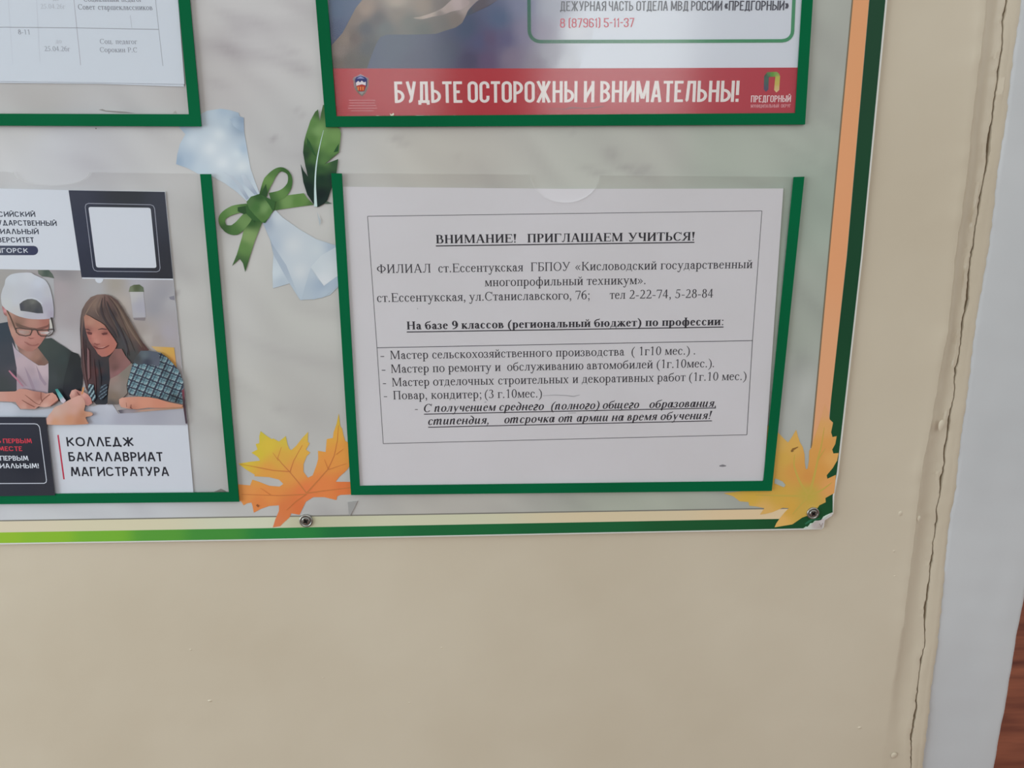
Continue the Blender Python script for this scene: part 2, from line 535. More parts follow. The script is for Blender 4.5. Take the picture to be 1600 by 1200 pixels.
        adv = .5; g.dg(.26, .06, .1, x, W * .95); g.curve([(.42, x), (.27, .08), (.18, -.17), (.09, -.2), (.04, -.17)], [H * 1.2, H * 1.3, H * 1.3, H * 1.3, H]); g.blob(.05, -.165, .04); g.ser(.1, x, False, W, .05); g.ser(.42, x, False, H, .06)
    elif ch == 'ф':
        adv = .65; g.st(.325, -.215, .67); g.ring(.21, x / 2, .17, .24); g.ring(.44, x / 2, .17, .24)
    elif ch == 'х':
        adv = .5; g.dg(.39, 0, .11, x, W); g.dg(.09, 0, .4, x, H * 1.3); [g.ser(q, 0, True, W * .7, .05) for q in (.09, .39)]; [g.ser(q, x, False, W * .7, .05) for q in (.11, .4)]
    elif ch == 'ц':
        adv = .54; g.st(.13, 0, x); g.st(.405, 0, x); g.rect(.09, 0, .5, H); g.dg(.5, -.12, .49, .02, H)
    elif ch == 'ч':
        adv = .5; g.st(.37, 0, x, None, True, not it); g.curve([(.12, x), (.12, .28), (.18, .2), (.27, .19), (.36, .23)], [W, W, W * .8, H, H]); g.ser(.12, x, False)
    elif ch == 'ш':
        adv = .77; [g.st(q, 0, x) for q in (.13, .385, .64)]; g.rect(.09, 0, .68, H)
    elif ch == 'щ':
        adv = .77; [g.st(q, 0, x) for q in (.13, .385, .64)]; g.rect(.09, 0, .74, H); g.dg(.735, -.12, .73, .02, H)
    elif ch in 'ыь':
        adv = .67 if ch == 'ы' else .456; g.st(.12, 0, x); g.bowl(.12, 0, .255, .415)
        if ch == 'ы': g.st(.55, 0, x)
    elif ch == 'ю':
        adv = .747; g.st(.12, 0, x); g.rect(.12, .215, .33, .215 + H); g.ring(.49, x / 2, .21, .24)
    elif ch == 'я':
        adv = .46; g.st(.345, 0, x); g.bowl(.345, .2, x, .06, True); g.dg(.07, 0, .24, .22, W * .8); g.ser(.07, 0, True, W * .8, .035)
    # ---- figures and points
    elif ch == '0': g.ring(.25, .335, .215, .345)
    elif ch == '1': g.st(.26, 0, .67, W * .85, False); g.path([(.12, .57), (.25, .655)], H * 1.2)
    elif ch == '2':
        g.ring(.235, .495, .185, .18, None, H, -25, 155); g.path([(.39, .43), (.22, .18), (.06, .03)], [W * .9, W * .6, H]); g.rect(.05, 0, .43, .065); g.dg(.43, 0, .455, .14, H)
    elif ch == '3': g.ring(.21, .52, .18, .155, None, H, -80, 150); g.ring(.2, .19, .225, .2, None, H, -150, 82)
    elif ch == '4': g.rect(.32 - h, 0, .32 + h, .67); g.rect(.03, .17, .46, .22); g.dg(.05, .2, .31, .66, H * 1.2)
    elif ch == '5': g.rect(.14, .6, .42, .665); g.dg(.1, .36, .15, .66, H); g.ring(.19, .21, .225, .22, None, H, -150, 120)
    elif ch == '6': g.ring(.255, .21, .21, .22); g.curve([(.07, .2), (.09, .43), (.22, .6), (.42, .67)], [W * .9, W, W * .6, H])
    elif ch == '7': g.rect(.05, .6, .45, .665); g.path([(.44, .62), (.22, 0)], [H * 1.4, W * .7]); g.dg(.05, .52, .065, .66, H)
    elif ch == '8': g.ring(.25, .515, .165, .16); g.ring(.25, .185, .205, .2)
    elif ch == '9': g.ring(.245, .455, .21, .22); g.curve([(.43, .47), (.41, .24), (.28, .07), (.08, .0)], [W * .9, W, W * .6, H])
    elif ch == '.': adv = .25; g.blob(.115, .045, .055)
    elif ch == ',': adv = .25; g.blob(.115, .045, .055); g.curve([(.15, .04), (.14, -.06), (.07, -.13)], [W * .5, H * 1.2, H])
    elif ch == ':': adv = .3; g.blob(.14, .045, .055); g.blob(.14, .4, .055)
    elif ch == ';': adv = .3; g.blob(.14, .4, .055); g.blob(.14, .045, .055); g.curve([(.175, .04), (.165, -.06), (.1, -.13)], [W * .5, H * 1.2, H])
    elif ch == '!': adv = .333; g.blob(.16, .045, .058); g.p.append([(.135, .17), (.185, .17), (.16 + W * .65, .67), (.16 - W * .65, .67)])
    elif ch == '(': adv = .333; g.curve([(.28, .68), (.11, .46), (.07, .24), (.11, .0), (.28, -.21)], [H * .8, W * .75, W, W * .75, H * .8])
    elif ch == ')': adv = .333; g.curve([(.05, .68), (.22, .46), (.26, .24), (.22, .0), (.05, -.21)], [H * .8, W * .75, W, W * .75, H * .8])
    elif ch == '-': adv = .333; g.rect(.04, .195, .285, .25)
    elif ch in '«»':
        for k in (0, 1):
            o_ = .06 + k * .18
            g.path([(o_ + .17, .4), (o_, .225), (o_ + .17, .05)] if ch == '«' else [(o_, .4), (o_ + .17, .225), (o_, .05)], [H * 1.2, W * .6, H * 1.2])
    pl = g.p
    if it:
        pl = [[(a + .24 * b_, b_) for a, b_ in q] for q in pl]
    return adv, pl


# ---------------------------------------------------------------- lettering: a drawn sans face of even strokes
def rounded(pts, r, closed=False):
    o = []
    n = len(pts)
    for i in range(n):
        p = pts[i]
        rr = r if len(p) < 3 else (r if p[2] else 0)
        if rr == 0 or (not closed and i in (0, n - 1)) or len(p) < 3:
            o.append((p[0], p[1])); continue
        a, b_ = pts[i - 1], pts[(i + 1) % n]
        da = math.hypot(a[0] - p[0], a[1] - p[1]); db = math.hypot(b_[0] - p[0], b_[1] - p[1])
        ta = min(rr, da if (len(a) < 3 or not a[2]) else da / 2); tb = min(rr, db if (len(b_) < 3 or not b_[2]) else db / 2)
        ta = tb = min(ta, tb)
        A = (p[0] + (a[0] - p[0]) / da * ta, p[1] + (a[1] - p[1]) / da * ta); B = (p[0] + (b_[0] - p[0]) / db * tb, p[1] + (b_[1] - p[1]) / db * tb)
        for k in range(7):
            t = k / 6; kk = .5523
            c1 = (A[0] + (p[0] - A[0]) * kk, A[1] + (p[1] - A[1]) * kk); c2 = (B[0] + (p[0] - B[0]) * kk, B[1] + (p[1] - B[1]) * kk)
            o.append(tuple((1 - t) ** 3 * A[j] + 3 * (1 - t) ** 2 * t * c1[j] + 3 * (1 - t) * t * t * c2[j] + t ** 3 * B[j] for j in (0, 1)))
    return o


SANS = {   # width class, strokes on a unit box; a third value marks a rounded corner; True first = closed
    'А': (1.05, [[(0, 0), (.46, 1)], [(.54, 1), (1, 0)], [(.16, .27), (.84, .27)]]),
    'Б': (.95, [[(.95, 1), (0, 1), (0, 0), (1, 0, 1), (1, .56, 1), (0, .56)]]),
    'В': (.95, [[(0, .52), (.93, .52, 1), (.93, 1, 1), (0, 1), (0, 0), (1, 0, 1), (1, .52, 1), (0, .52)]]),
    'Г': (.82, [[(0, 0), (0, 1), (1, 1)]]),
    'Д': (1.1, [[(.2, 0), (.28, 1), (.84, 1), (.84, 0)], [(0, -.17), (0, 0), (1, 0), (1, -.17)]]),
    'Е': (.85, [[(1, 1), (0, 1), (0, 0), (1, 0)], [(0, .52), (.86, .52)]]),
    'Ж': (1.45, [[(.5, 0), (.5, 1)], [(0, 1), (.44, .5), (0, 0)], [(1, 1), (.56, .5), (1, 0)]]),
    'И': (1.02, [[(0, 1), (0, 0)], [(0, .12), (1, .88)], [(1, 1), (1, 0)]]),
    'Й': (1.02, [[(0, 1), (0, 0)], [(0, .12), (1, .88)], [(1, 1), (1, 0)], [(.25, 1.27, 0), (.4, 1.2, 0), (.6, 1.2, 0), (.75, 1.27, 0)]]),
    'К': (.98, [[(0, 0), (0, 1)], [(1, 1), (.12, .45)], [(.3, .58), (1, 0)]]),
    'Л': (1.05, [[(-.04, 0, 0), (.12, .02, 1), (.3, 1), (1, 1), (1, 0)]]),
    'М': (1.25, [[(0, 0), (0, 1)], [(.02, 1), (.47, .12)], [(.53, .12), (.98, 1)], [(1, 1), (1, 0)]]),
    'Н': (1.0, [[(0, 0), (0, 1)], [(1, 0), (1, 1)], [(0, .52), (1, .52)]]),
    'О': (1.0, [[True, (0, 0, 1), (1, 0, 1), (1, 1, 1), (0, 1, 1)]]),
    'П': (1.0, [[(0, 0), (0, 1), (1, 1), (1, 0)]]),
    'Р': (.95, [[(0, 0), (0, 1), (1, 1, 1), (1, .44, 1), (0, .44)]]),
    'С': (.98, [[(1, .7), (1, 1, 1), (0, 1, 1), (0, 0, 1), (1, 0, 1), (1, .3)]]),
    'Т': (.9, [[(0, 1), (1, 1)], [(.5, 1), (.5, 0)]]),
    'У': (1.0, [[(0, 1), (.52, .3)], [(1, 1), (.5, .12), (.36, 0, 1), (.16, 0)]]),
    'Ц': (1.05, [[(0, 1), (0, 0), (1, 0), (1, -.18)], [(.85, 0), (.85, 1)]]),
    'Ч': (.95, [[(0, 1), (0, .42, 1), (1, .42)], [(1, 1), (1, 0)]]),
    'Ы': (1.3, [[(0, 1), (0, 0), (.68, 0, 1), (.68, .56, 1), (0, .56)], [(1, 0), (1, 1)]]),
    'Ь': (.95, [[(0, 1), (0, 0), (1, 0, 1), (1, .56, 1), (0, .56)]]),
    'Я': (.95, [[(1, 0), (1, 1), (0, 1, 1), (0, .44, 1), (1, .44)], [(.5, .44), (0, 0)]]),
    '!': (.2, [[(.5, 1), (.5, .3)], [(.5, .1), (.5, 0)]]),
    '-': (.5, [[(0, .5), (1, .5)]]),
    '(': (.4, [[(1, 1.08), (0, 1.08, 1), (0, -.08, 1), (1, -.08)]]),
    ')': (.4, [[(0, 1.08), (1, 1.08, 1), (1, -.08, 1), (0, -.08)]]),
    '«': (.75, [[(.42, .75), (0, .45), (.42, .15)], [(1, .75), (.58, .45), (1, .15)]]),
    '»': (.75, [[(0, .75), (.42, .45), (0, .15)], [(.58, .75), (1, .45), (.58, .15)]]),
    '1': (.5, [[(0, .8), (.8, 1), (.8, 0)]]),
    '3': (.92, [[(0, .75), (0, 1, 1), (1, 1, 1), (1, .53, 1), (.4, .53)], [(.4, .53), (1, .53, 1), (1, 0, 1), (0, 0, 1), (0, .25)]]),
    '5': (.92, [[(1, 1), (0, 1), (0, .58), (1, .58, 1), (1, 0, 1), (0, 0, 1), (0, .25)]]),
    '6': (.92, [[(1, .8), (1, 1, 1), (0, 1, 1), (0, 0, 1), (1, 0, 1), (1, .56, 1), (0, .56)]]),
    '7': (.88, [[(0, 1), (1, 1), (.3, 0)]]),
    '8': (.95, [[True, (0, 0, 1), (1, 0, 1), (1, .53, 1), (0, .53, 1)], [True, (.05, .53, 1), (.95, .53, 1), (.95, 1, 1), (.05, 1, 1)]]),
    '9': (.92, [[(0, .2), (0, 0, 1), (1, 0, 1), (1, 1, 1), (0, 1, 1), (0, .44, 1), (1, .44)]]),
}
GEO = {   # round, wide capitals with peaked letters
    'Л': (1.05, [[(0, 0), (.46, 1)], [(.54, 1), (1, 0)]]),
    'Д': (1.15, [[(.14, 0), (.47, 1)], [(.53, 1), (.86, 0)], [(0, -.17), (0, 0), (1, 0), (1, -.17)]]),
    'М': (1.25, [[(0, 0), (.14, 1)], [(.18, 1), (.48, .1)], [(.52, .1), (.82, 1)], [(.86, 1), (1, 0)]]),
    'О': (1.2, SANS['О'][1]), 'С': (1.08, [[(.93, .8), (.8, 1, 1), (0, 1, 1), (0, 0, 1), (.8, 0, 1), (.93, .2)]]),
    'Е': (.72, SANS['Е'][1]), 'Р': (.8, SANS['Р'][1]), 'Б': (.82, SANS['Б'][1]), 'В': (.82, SANS['В'][1]), 'Т': (.8, SANS['Т'][1]), 'Ь': (.8, SANS['Ь'][1]),
}


def sans(ch, wd, w, geo=False, gap=.2):
    if ch == ' ':
        return wd * .5, []
    cls, st = (GEO if geo and ch in GEO else SANS)[ch]
    gw = max(w, wd * cls)
    pl = []
    for s_ in st:
        closed = s_[0] is True
        pts = s_[1:] if closed else s_
        q = [(w / 2 + p[0] * (gw - w), (p[1] * (1 - w) + w / 2), *(p[2:3])) for p in pts]
        # straight ends run out to the full letter height
        q = [((a[0], 0.0, *a[2:]) if pts[i][1] == 0 and not closed and i in (0, len(q) - 1) and abs(q[1 if i == 0 else -2][0] - a[0]) < .6 * abs(q[1 if i == 0 else -2][1] - a[1]) else (a[0], 1.0, *a[2:]) if pts[i][1] == 1 and not closed and i in (0, len(q) - 1) and abs(q[1 if i == 0 else -2][0] - a[0]) < .6 * abs(q[1 if i == 0 else -2][1] - a[1]) else a) for i, a in enumerate(q)]
        for i, o_ in ((0, 1), (len(q) - 1, len(q) - 2)):
            # level ends run out to the letter's full width
            if not closed and pts[i][0] in (0, 1) and abs(q[o_][1] - q[i][1]) < .2 * abs(q[o_][0] - q[i][0]):
                q[i] = (0.0 if pts[i][0] == 0 else gw, *q[i][1:])
        path = rounded(q, gw * .62 if not geo else .5, closed)
        path = [p for i, p in enumerate(path) if i == 0 or math.dist(p, path[i - 1]) > 1e-5]
        if closed:
            path = path + [path[0]]
        L_, R_ = offset(path, [w] * len(path), closed)
        for i in range(len(path) - 1):
            pl.append([L_[i], L_[i + 1], R_[i + 1], R_[i]])
    return gw + gap * wd * .75, pl


def write(mb, y, base0, base1, cap_px, segs, face, ink):
    """set runs of letters on the sighted baseline base0-base1; segs = (text, x start, x end)"""
    c = C(ink)
    A, B = P(*base0, y), P(*base1, y)
    u = (B - A).normalized()
    v = Vector((-u.z, 0, u.x))
    hgt = (P(base0[0], base0[1] - cap_px, y) - A).z
    em = hgt / CAP if face[0] == 'serif' else hgt
    for text, x0, x1 in segs:
        f = lambda xx: base0[1] + (base1[1] - base0[1]) * (xx - base0[0]) / (base1[0] - base0[0])
        S, T = P(x0, f(x0), y), P(x1, f(x1), y)
        gl_ = []
        cache = write.cache
        pen = 0.0
        lo, hi = 1e9, -1e9
        for ch in text:
            key = (ch, face)
            if key not in cache:
                adv, pl = serif(ch, *face[1:]) if face[0] == 'serif' else sans(ch, *face[1:])
                vs, fs = [], []
                if pl:
                    # the strokes of a letter are merged into one flat shape
                    T3 = []
                    for q in pl:
                        for k_ in range(1, len(q) - 1):
                            t_ = (q[0], q[k_], q[k_ + 1])
                            ar = (t_[1][0] - t_[0][0]) * (t_[2][1] - t_[0][1]) - (t_[2][0] - t_[0][0]) * (t_[1][1] - t_[0][1])
                            if abs(ar) > 1e-7:
                                T3.append(t_ if ar > 0 else (t_[0], t_[2], t_[1]))
                    r = delaunay_2d_cdt([Vector(a) for t_ in T3 for a in t_], [], [[3 * k_, 3 * k_ + 1, 3 * k_ + 2] for k_ in range(len(T3))], 0, 1e-5)
                    vs = [(p.x, p.y) for p in r[0]]
                    for f_ in r[2]:
                        cx, cy = (sum(vs[k_][a] for k_ in f_) / len(f_) for a in (0, 1))
                        if any(all((t_[m][0] - t_[m - 1][0]) * (cy - t_[m - 1][1]) - (cx - t_[m - 1][0]) * (t_[m][1] - t_[m - 1][1]) >= 0 for m in range(3)) for t_ in T3):
                            fs.append(f_)
                cache[key] = (adv, vs, fs)
            adv, vs, fs = cache[key]
            if vs:
                lo = min(lo, pen + min(a[0] for a in vs)); hi = max(hi, pen + max(a[0] for a in vs))
            gl_.append((pen, vs, fs))
            pen += adv
        k = (T - S).length / (hi - lo)
        for pen, vs, fs in gl_:
            mb.tris([S + u * ((pen + a[0] - lo) * k) + v * (a[1] * em) for a in vs], fs, [c] * len(vs))


write.cache = {}
REG, BOLD, BI = ('serif', .095, .041), ('serif', .145, .05), ('serif', .125, .046, True)

# ---------------------------------------------------------------- the setting: wall, door trim, floor
RIDGE = [(1565, -300), (1540, 0), (1530, 93), (1524, 143), (1518, 192), (1508, 287), (1495, 383), (1491, 410), (1480, 517), (1467, 587), (1453, 667), (1440, 733), (1432, 797), (1424, 870), (1408, 1000), (1390, 1120), (1378, 1200), (1335, 1500)]
CRACK = [(1618, -300), (1580, 0), (1574, 30), (1573, 70), (1568, 100), (1564.5, 130), (1560, 155), (1556, 190), (1553, 210), (1550, 240), (1546, 265), (1540, 295), (1537, 315), (1533, 340), (1529, 360), (1526, 390), (1523, 405), (1519, 435), (1517, 475), (1512, 495), (1508, 520), (1505, 552), (1500, 575), (1497, 600), (1497, 615), (1492, 640), (1489, 655), (1486, 680), (1481, 710), (1481, 725), (1477, 750), (1474, 775), (1468, 798), (1470, 815), (1463, 850), (1462, 875), (1457, 905), (1451, 950), (1449, 975), (1448, 1010), (1442, 1035), (1438, 1060), (1435, 1085), (1433, 1110), (1429, 1130), (1425, 1155), (1424, 1200), (1380, 1500)]
EDGE = [(1645, -300), (1603, 0), (1598, 33), (1588, 110), (1577, 200), (1567, 263), (1550, 400), (1533, 493), (1520, 600), (1508, 683), (1497, 783), (1492, 800), (1482, 883), (1477, 940), (1467, 1017), (1457, 1083), (1447, 1167), (1443, 1200), (1400, 1500)]


def along(line):
    q = [P(*p, WALL_Y) for p in line]
    q = sorted((p.z, p.x) for p in q)
    def f(z):
        if z <= q[0][0]: return q[0][1]
        if z >= q[-1][0]: return q[-1][1]
        for (a, b_), (c, d) in zip(q, q[1:]):
            if a <= z <= c:
                return b_ + (d - b_) * (z - a) / max(1e-9, c - a)
    return f


ridge, crack, edge = along(RIDGE), along(CRACK), along(EDGE)
rnd = random.Random(7)


def wig(z, f, seed):
    return math.sin(z * f + seed) * .5 + math.sin(z * f * 2.3 + seed * 1.7) * .3 + math.sin(z * f * 5.1 + seed * 3.1) * .2


zs = [0.0, .3, .6, .8]
z = .86
while z < 1.72:
    zs.append(z); z += .0022
zs += [1.75, 1.85, 2.1, 2.7]
rows = []
for z in zs:
    xr, xc, xe = ridge(z), crack(z), edge(z)
    fade = min(1, max(0, (z - 1.02) / .16)) if z < 1.7 else 1
    xc += rnd.uniform(-.0003, .0003)
    w = .00042 + .0009 * max(0, wig(z, 55, 1)) + .0003 * max(0, wig(z, 210, 4))
    ra = fade * (.0007 + .0008 * max(0, wig(z, 60, 2)))
    dp = .0046 * fade + .0007
    g = xc - xr
    cr = []
    for x_ in (-2.2, -1.2, -.9, -.6, -.3, 0, .1, .2):
        cr.append((x_, 0))
    xr2 = xr + .0004 * wig(z, 70, 5) + .0003 * wig(z, 300, 2)
    for dx, d in ((-.03, 0), (-.012, -.0001), (-.005, -ra * .6), (-.002, -ra), (0, -ra * .8)):
        cr.append((xr2 + dx, d))
    for t, d in ((.10, .3), (.22, .62), (.36, .87), (.52, 1.0), (.74, .99)):
        cr.append((xr2 + (xc - xr2) * t, dp * d + .0003 * wig(z, 40, t * 9)))
    cr.append((xc - .0025 - .001 * wig(z, 130, 2), dp * .84 - .0003))
    chip = max(0, wig(z, 160, 8)) * .0016
    cr.append((xc - w - chip * .4, dp * .8 + chip * .3)); cr.append((xc - w * .5, .02)); cr.append((xc + w * .5, .02)); cr.append((xc + w, dp * .72))
    cr.append((xc + .004, dp * .68 - .0003 * (1 + wig(z, 70, 1))))
    cr.append((xc + (xe - xc) * .5, dp * .66)); cr.append((xe - .004, dp * .66))
    xe2 = xe + .0004 * wig(z, 95, 3) + .0005 * wig(z, 420, 1)
    cr.append((xe2 - .0012, dp * .66)); cr.append((xe2, dp * .66 + .0008)); cr.append((xe2 + .0003, .009))
    rows.append([Vector((a, WALL_Y + d, z)) for a, d in cr])
mb = MB()
n = len(rows[0])
flat = [p for r in rows for p in r]
mb.v, mb.c = flat, [(1, 1, 1)] * len(flat)
for i in range(len(rows) - 1):
    for j in range(n - 1):
        mb.f.append([i * n + j, i * n + j + 1, (i + 1) * n + j + 1, (i + 1) * n + j]); mb.fm.append(0)
# runs and specks in the paint
for (px, py, r, el) in ((1471, 664, 5, 2.2), (1407, 802, 4.5, 1.4), (1397, 861, 3, 1), (1436, 810, 3, 2), (328, 1095, 4, .7), (298, 1015, 2.5, .7), (505, 1059, 2, .7), (640, 1098, 2, .7), (690, 1012, 2, .7), (1343, 1137, 4, .8), (1397, 1180, 6, 1.2), (1408, 905, 2.5, .6), (1398, 900, 3, .5)):
    c0 = P(px, py, WALL_Y)
    a = r * .00044
    pts, tr_ = [c0 + Vector((0, -a * .24, 0))], []
    for ring_, (rr, hh) in enumerate(((.35, .22), (.7, .14), (1, -.02))):
        for k in range(14):
            t = k * math.tau / 14
            pts.append(c0 + Vector((a * rr * math.cos(t), -a * hh, a * rr * el * math.sin(t) * (1 if math.sin(t) < 0 else .8))))
    for k in range(14):
        k2 = (k + 1) % 14
        tr_.append((0, 1 + k2, 1 + k))
        for q in (0, 1):
            o_ = 1 + q * 14
            tr_.append((o_ + k, o_ + k2, o_ + 14 + k2)); tr_.append((o_ + k, o_ + 14 + k2, o_ + 14 + k))
    mb.tris(pts, tr_)
wall = mb.build('wall_front', M['wall'], None, smooth=True)
wall.data.set_sharp_from_angle(angle=math.radians(38))
wall['kind'] = 'structure'

# white door lining: a planed post with an eased outer edge, lapped by the wall's plaster
TE = along([(1670, -300), (1746, 0), (1599, 986), (1586, 1068), (1578, 1120), (1564, 1200), (1510, 1500)][2:])
TX = P(1582, 1095, WALL_Y).x
mb = MB()
prof = []
R_ = .0045
ytop = WALL_Y + .0042
prof.append((-.0, ytop + .0))
for k in range(7):
    a = k / 6 * math.pi / 2
    prof.append((TX - R_ + R_ * math.sin(a), ytop + R_ - R_ * math.cos(a)))
prof.append((TX, ytop + .13))
zt = [0.0, .4, .7] + [.85 + .004 * k for k in range(220)] + [1.8, 2.2, 2.7]
pv = []
for z in zt:
    xi = edge(z) - .006
    row = [Vector((xi, ytop + .13, z)), Vector((xi, ytop, z))]
    for t in (.12, .3, .55, .8):
        row.append(Vector((xi + (TX - R_ - xi) * t, ytop + .0004 * wig(z + t, 45, t * 8) - (.0004 if t < .2 else 0), z)))
    row += [Vector((a + .0006 * wig(z, 60, 1), b_, z)) for a, b_ in prof[1:]]
    pv.append(row)
n = len(pv[0])
mb.v = [p for r in pv for p in r]; mb.c = [(1, 1, 1)] * len(mb.v)
for i in range(len(pv) - 1):
    for j in range(n - 1):
        mb.f.append([i * n + j, i * n + j + 1, (i + 1) * n + j + 1, (i + 1) * n + j]); mb.fm.append(0)
trim = mb.build('trim_1', M['trim'], None, smooth=True)
trim['kind'] = 'structure'

mb = MB()
a, b_ = Vector((-6, -5.0, 0)), Vector((6, 6.0, -.05))
c8 = [Vector((x_, y_, z_)) for z_ in (a.z, b_.z) for y_ in (a.y, b_.y) for x_ in (a.x, b_.x)]
for q in ((0, 1, 3, 2), (4, 6, 7, 5), (0, 4, 5, 1), (2, 3, 7, 6), (0, 2, 6, 4), (1, 5, 7, 3)):
    mb.face([c8[k] for k in q])
floor = mb.build('floor', M['floor'])
floor['kind'] = 'structure'

mb = MB()
for x0, x1, z0, z1 in ((-6, 6, 0, 2.0), (-6, -1.02, 2.0, 4.36), (-.34, .375, 2.0, 4.36), (1.425, 6, 2.0, 4.36), (-6, 6, 4.36, 4.6)):  # unseen hall wall; middle pier added between the split window's halves
    mb.prism([Vector((x0, -5.0, z0)), Vector((x1, -5.0, z0)), Vector((x1, -5.0, z1)), Vector((x0, -5.0, z1))], -.3)
hall = mb.build('wall_back', mat('hall_paint', (120, 112, 100), 0.7))
hall['kind'] = 'structure'
mb = MB()
mb.prism([Vector((-6, 5.8, 0)), Vector((6, 5.8, 0)), Vector((6, 5.8, 3.4)), Vector((-6, 5.8, 3.4))], .1)
far_wall = mb.build('wall_far', mat('far_room_paint', (186, 180, 166), 0.7))
far_wall['kind'] = 'structure'

# ---------------------------------------------------------------- the notice board
board = thing('notice_board', 'white plastic notice board with green and orange printed border fixed on the beige wall', 'notice board', P(650, 845) + Vector((0, .002, 0)))
BL = P(-420, 858, 0)
TOP = P(600, -420, 0).z
TR = P(1432, -420, 0)
panel = [P(-420, 858.5), P(0, 850.7), P(400, 844.2), P(1257, 827.6), P(1284, 827), P(1287, 824), P(1289, 813), P(1302, 803), P(1303.5, 775), P(1310, 740), P(1348, 400), P(1386.5, 0), TR, Vector((BL.x, 0, TOP))]
mb = MB()
mb.prism([p + Vector((0, .00005, 0)) for p in panel], WALL_Y - .0001)
mb.build('backing_panel', M['pvc'], board)

A_ = Art(.00003)
bgs = [(-200, 100, (195, 195, 199)), (100, 230, (193, 193, 198)), (340, 100, (186, 182, 182)), (400, 50, (192, 189, 190)), (440, 230, (187, 186, 186)), (700, 240, (185, 181, 174)), (1000, 240, (181, 181, 174)), (1150, 240, (170, 176, 166)), (1290, 60, (168, 170, 163)), (1270, 330, (157, 168, 157)), (1235, 500, (160, 166, 157)), (1260, 640, (170, 172, 168)), (450, 500, (189, 188, 184)), (420, 620, (184, 182, 178)), (200, 800, (196, 198, 203)), (-100, 800, (198, 200, 206)), (460, 790, (182, 180, 178)), (700, 790, (178, 174, 168)), (1000, 785, (168, 172, 160)), (300, -300, (195, 194, 196)), (800, -300, (186, 184, 180)), (1300, -300, (170, 170, 164)), (60, 160, (186, 183, 182)), (340, 500, (190, 188, 186))]
lo_, hi_ = -1200.0, 0.0
for _ in range(40):
    md_ = (lo_ + hi_) / 2
    lo_, hi_ = (md_, hi_) if P(md_, -418).x < BL.x + .0006 else (lo_, md_)
BPOLY = [(-418, 856), (0, 848.6), (400, 842.3), (1000, 830.6), (1255, 825.6), (1259, 822.5), (1262, 823), (1266, 817.5), (1270, 817), (1273, 813.5), (1278, 813.5), (1283, 812.5), (1285, 809.5), (1287, 806.5), (1291, 806), (1296, 802.5), (1301, 800.5), (1301, 775), (1307.5, 738), (1345.5, 400), (1383.5, 0), (1421, -418), (lo_, -418)]
bgf = blend([(a, b_, tuple(v * .975 for v in c)) for a, b_, c in bgs], 1.3)
nz1 = random.Random(3)
smud = [(352, 22, 26, 10, -12), (400, 35, 36, 9, -9), (420, 90, 34, 8, -10), (470, 108, 22, 10, -15), (350, 75, 40, 9, -9), (455, 80, 18, 5, -9), (372, 45, 26, 14, -14), (468, 176, 9, 4, -22), (428, 218, 7, 5, -20), (624, 220, 14, 5, -20), (714, 247, 6, 4, -10), (955, 240, 12, 8, -16), (985, 265, 30, 6, -18), (930, 268, 26, 6, -14), (340, 130, 22, 8, -9), (436, 640, 14, 8, -8), (1245, 575, 14, 22, -14), (1255, 620, 10, 30, 8), (1010, 262, 16, 4, -12), (275, 460, 5, 4, -30), (268, 464, 8, 3, -18), (95, 60, 60, 20, 3), (315, 215, 10, 5, -8), (895, 205, 5, 3, -10), (400, 110, 30, 12, 8), (440, 20, 26, 10, 8), (480, 640, 30, 40, -4), (1290, 140, 12, 40, -6), (1285, 250, 10, 20, 5)]


def marble(x_, y_):
    c = bgf(x_, y_)
    k = 0.0
    for sx, sy, rx, ry, d in smud:
        dx, dy = (x_ - sx), (y_ - sy)
        dx, dy = dx * .94 + dy * .34, dy * .94 - dx * .34
        e = (dx / rx) ** 2 + (dy / ry) ** 2
        if e < 6: k += d * math.exp(-e)
    k += 3.5 * math.sin(x_ * .021 + y_ * .013 + 2 * math.sin(y_ * .017)) + 2.0 * math.sin(x_ * .05 - y_ * .071 + 1.5 * math.sin(x_ * .03))
    for a_, ph in ((.034, 0.0), (.061, 2.1)):
        t_ = x_ * a_ * .55 - y_ * a_ + 1.6 * math.sin(x_ * .013 + ph) + 1.1 * math.sin(y_ * .019 + x_ * .007 + ph)
        k -= 5.5 * max(0.0, math.sin(t_)) ** 3 * (.5 + .5 * math.sin(x_ * .017 + y_ * .023 + ph * 3))
    f = max(.3, 1 + k / 90)
    return (min(.92, c[0] * f), min(.92, c[1] * (f - max(0, 1 - f) * .12)), min(.92, c[2] * f))


A_.fill(BPOLY, marble, step=9)
for q, c in (([(334, 768.5), (340, 766), (345, 763.5), (351, 766), (356, 769.5)], (126, 122, 118)), ([(154, 171.5), (160, 170.5), (165, 172.5), (180, 173.5), (196, 174.5), (212, 177), (190, 176.8), (165, 174.5)], (136, 132, 130)), ([(270, 177), (274, 172.5), (277, 177.5)], (168, 164, 162)), ([(1184, 750.5), (1187, 747), (1193, 744), (1192, 751)], (112, 108, 102)), ([(149, 199.5), (151, 200), (150.5, 202), (149, 201.5)], (110, 106, 104))):
    A_.fill(q, c)
A_.build('marble_print', board, 'print')

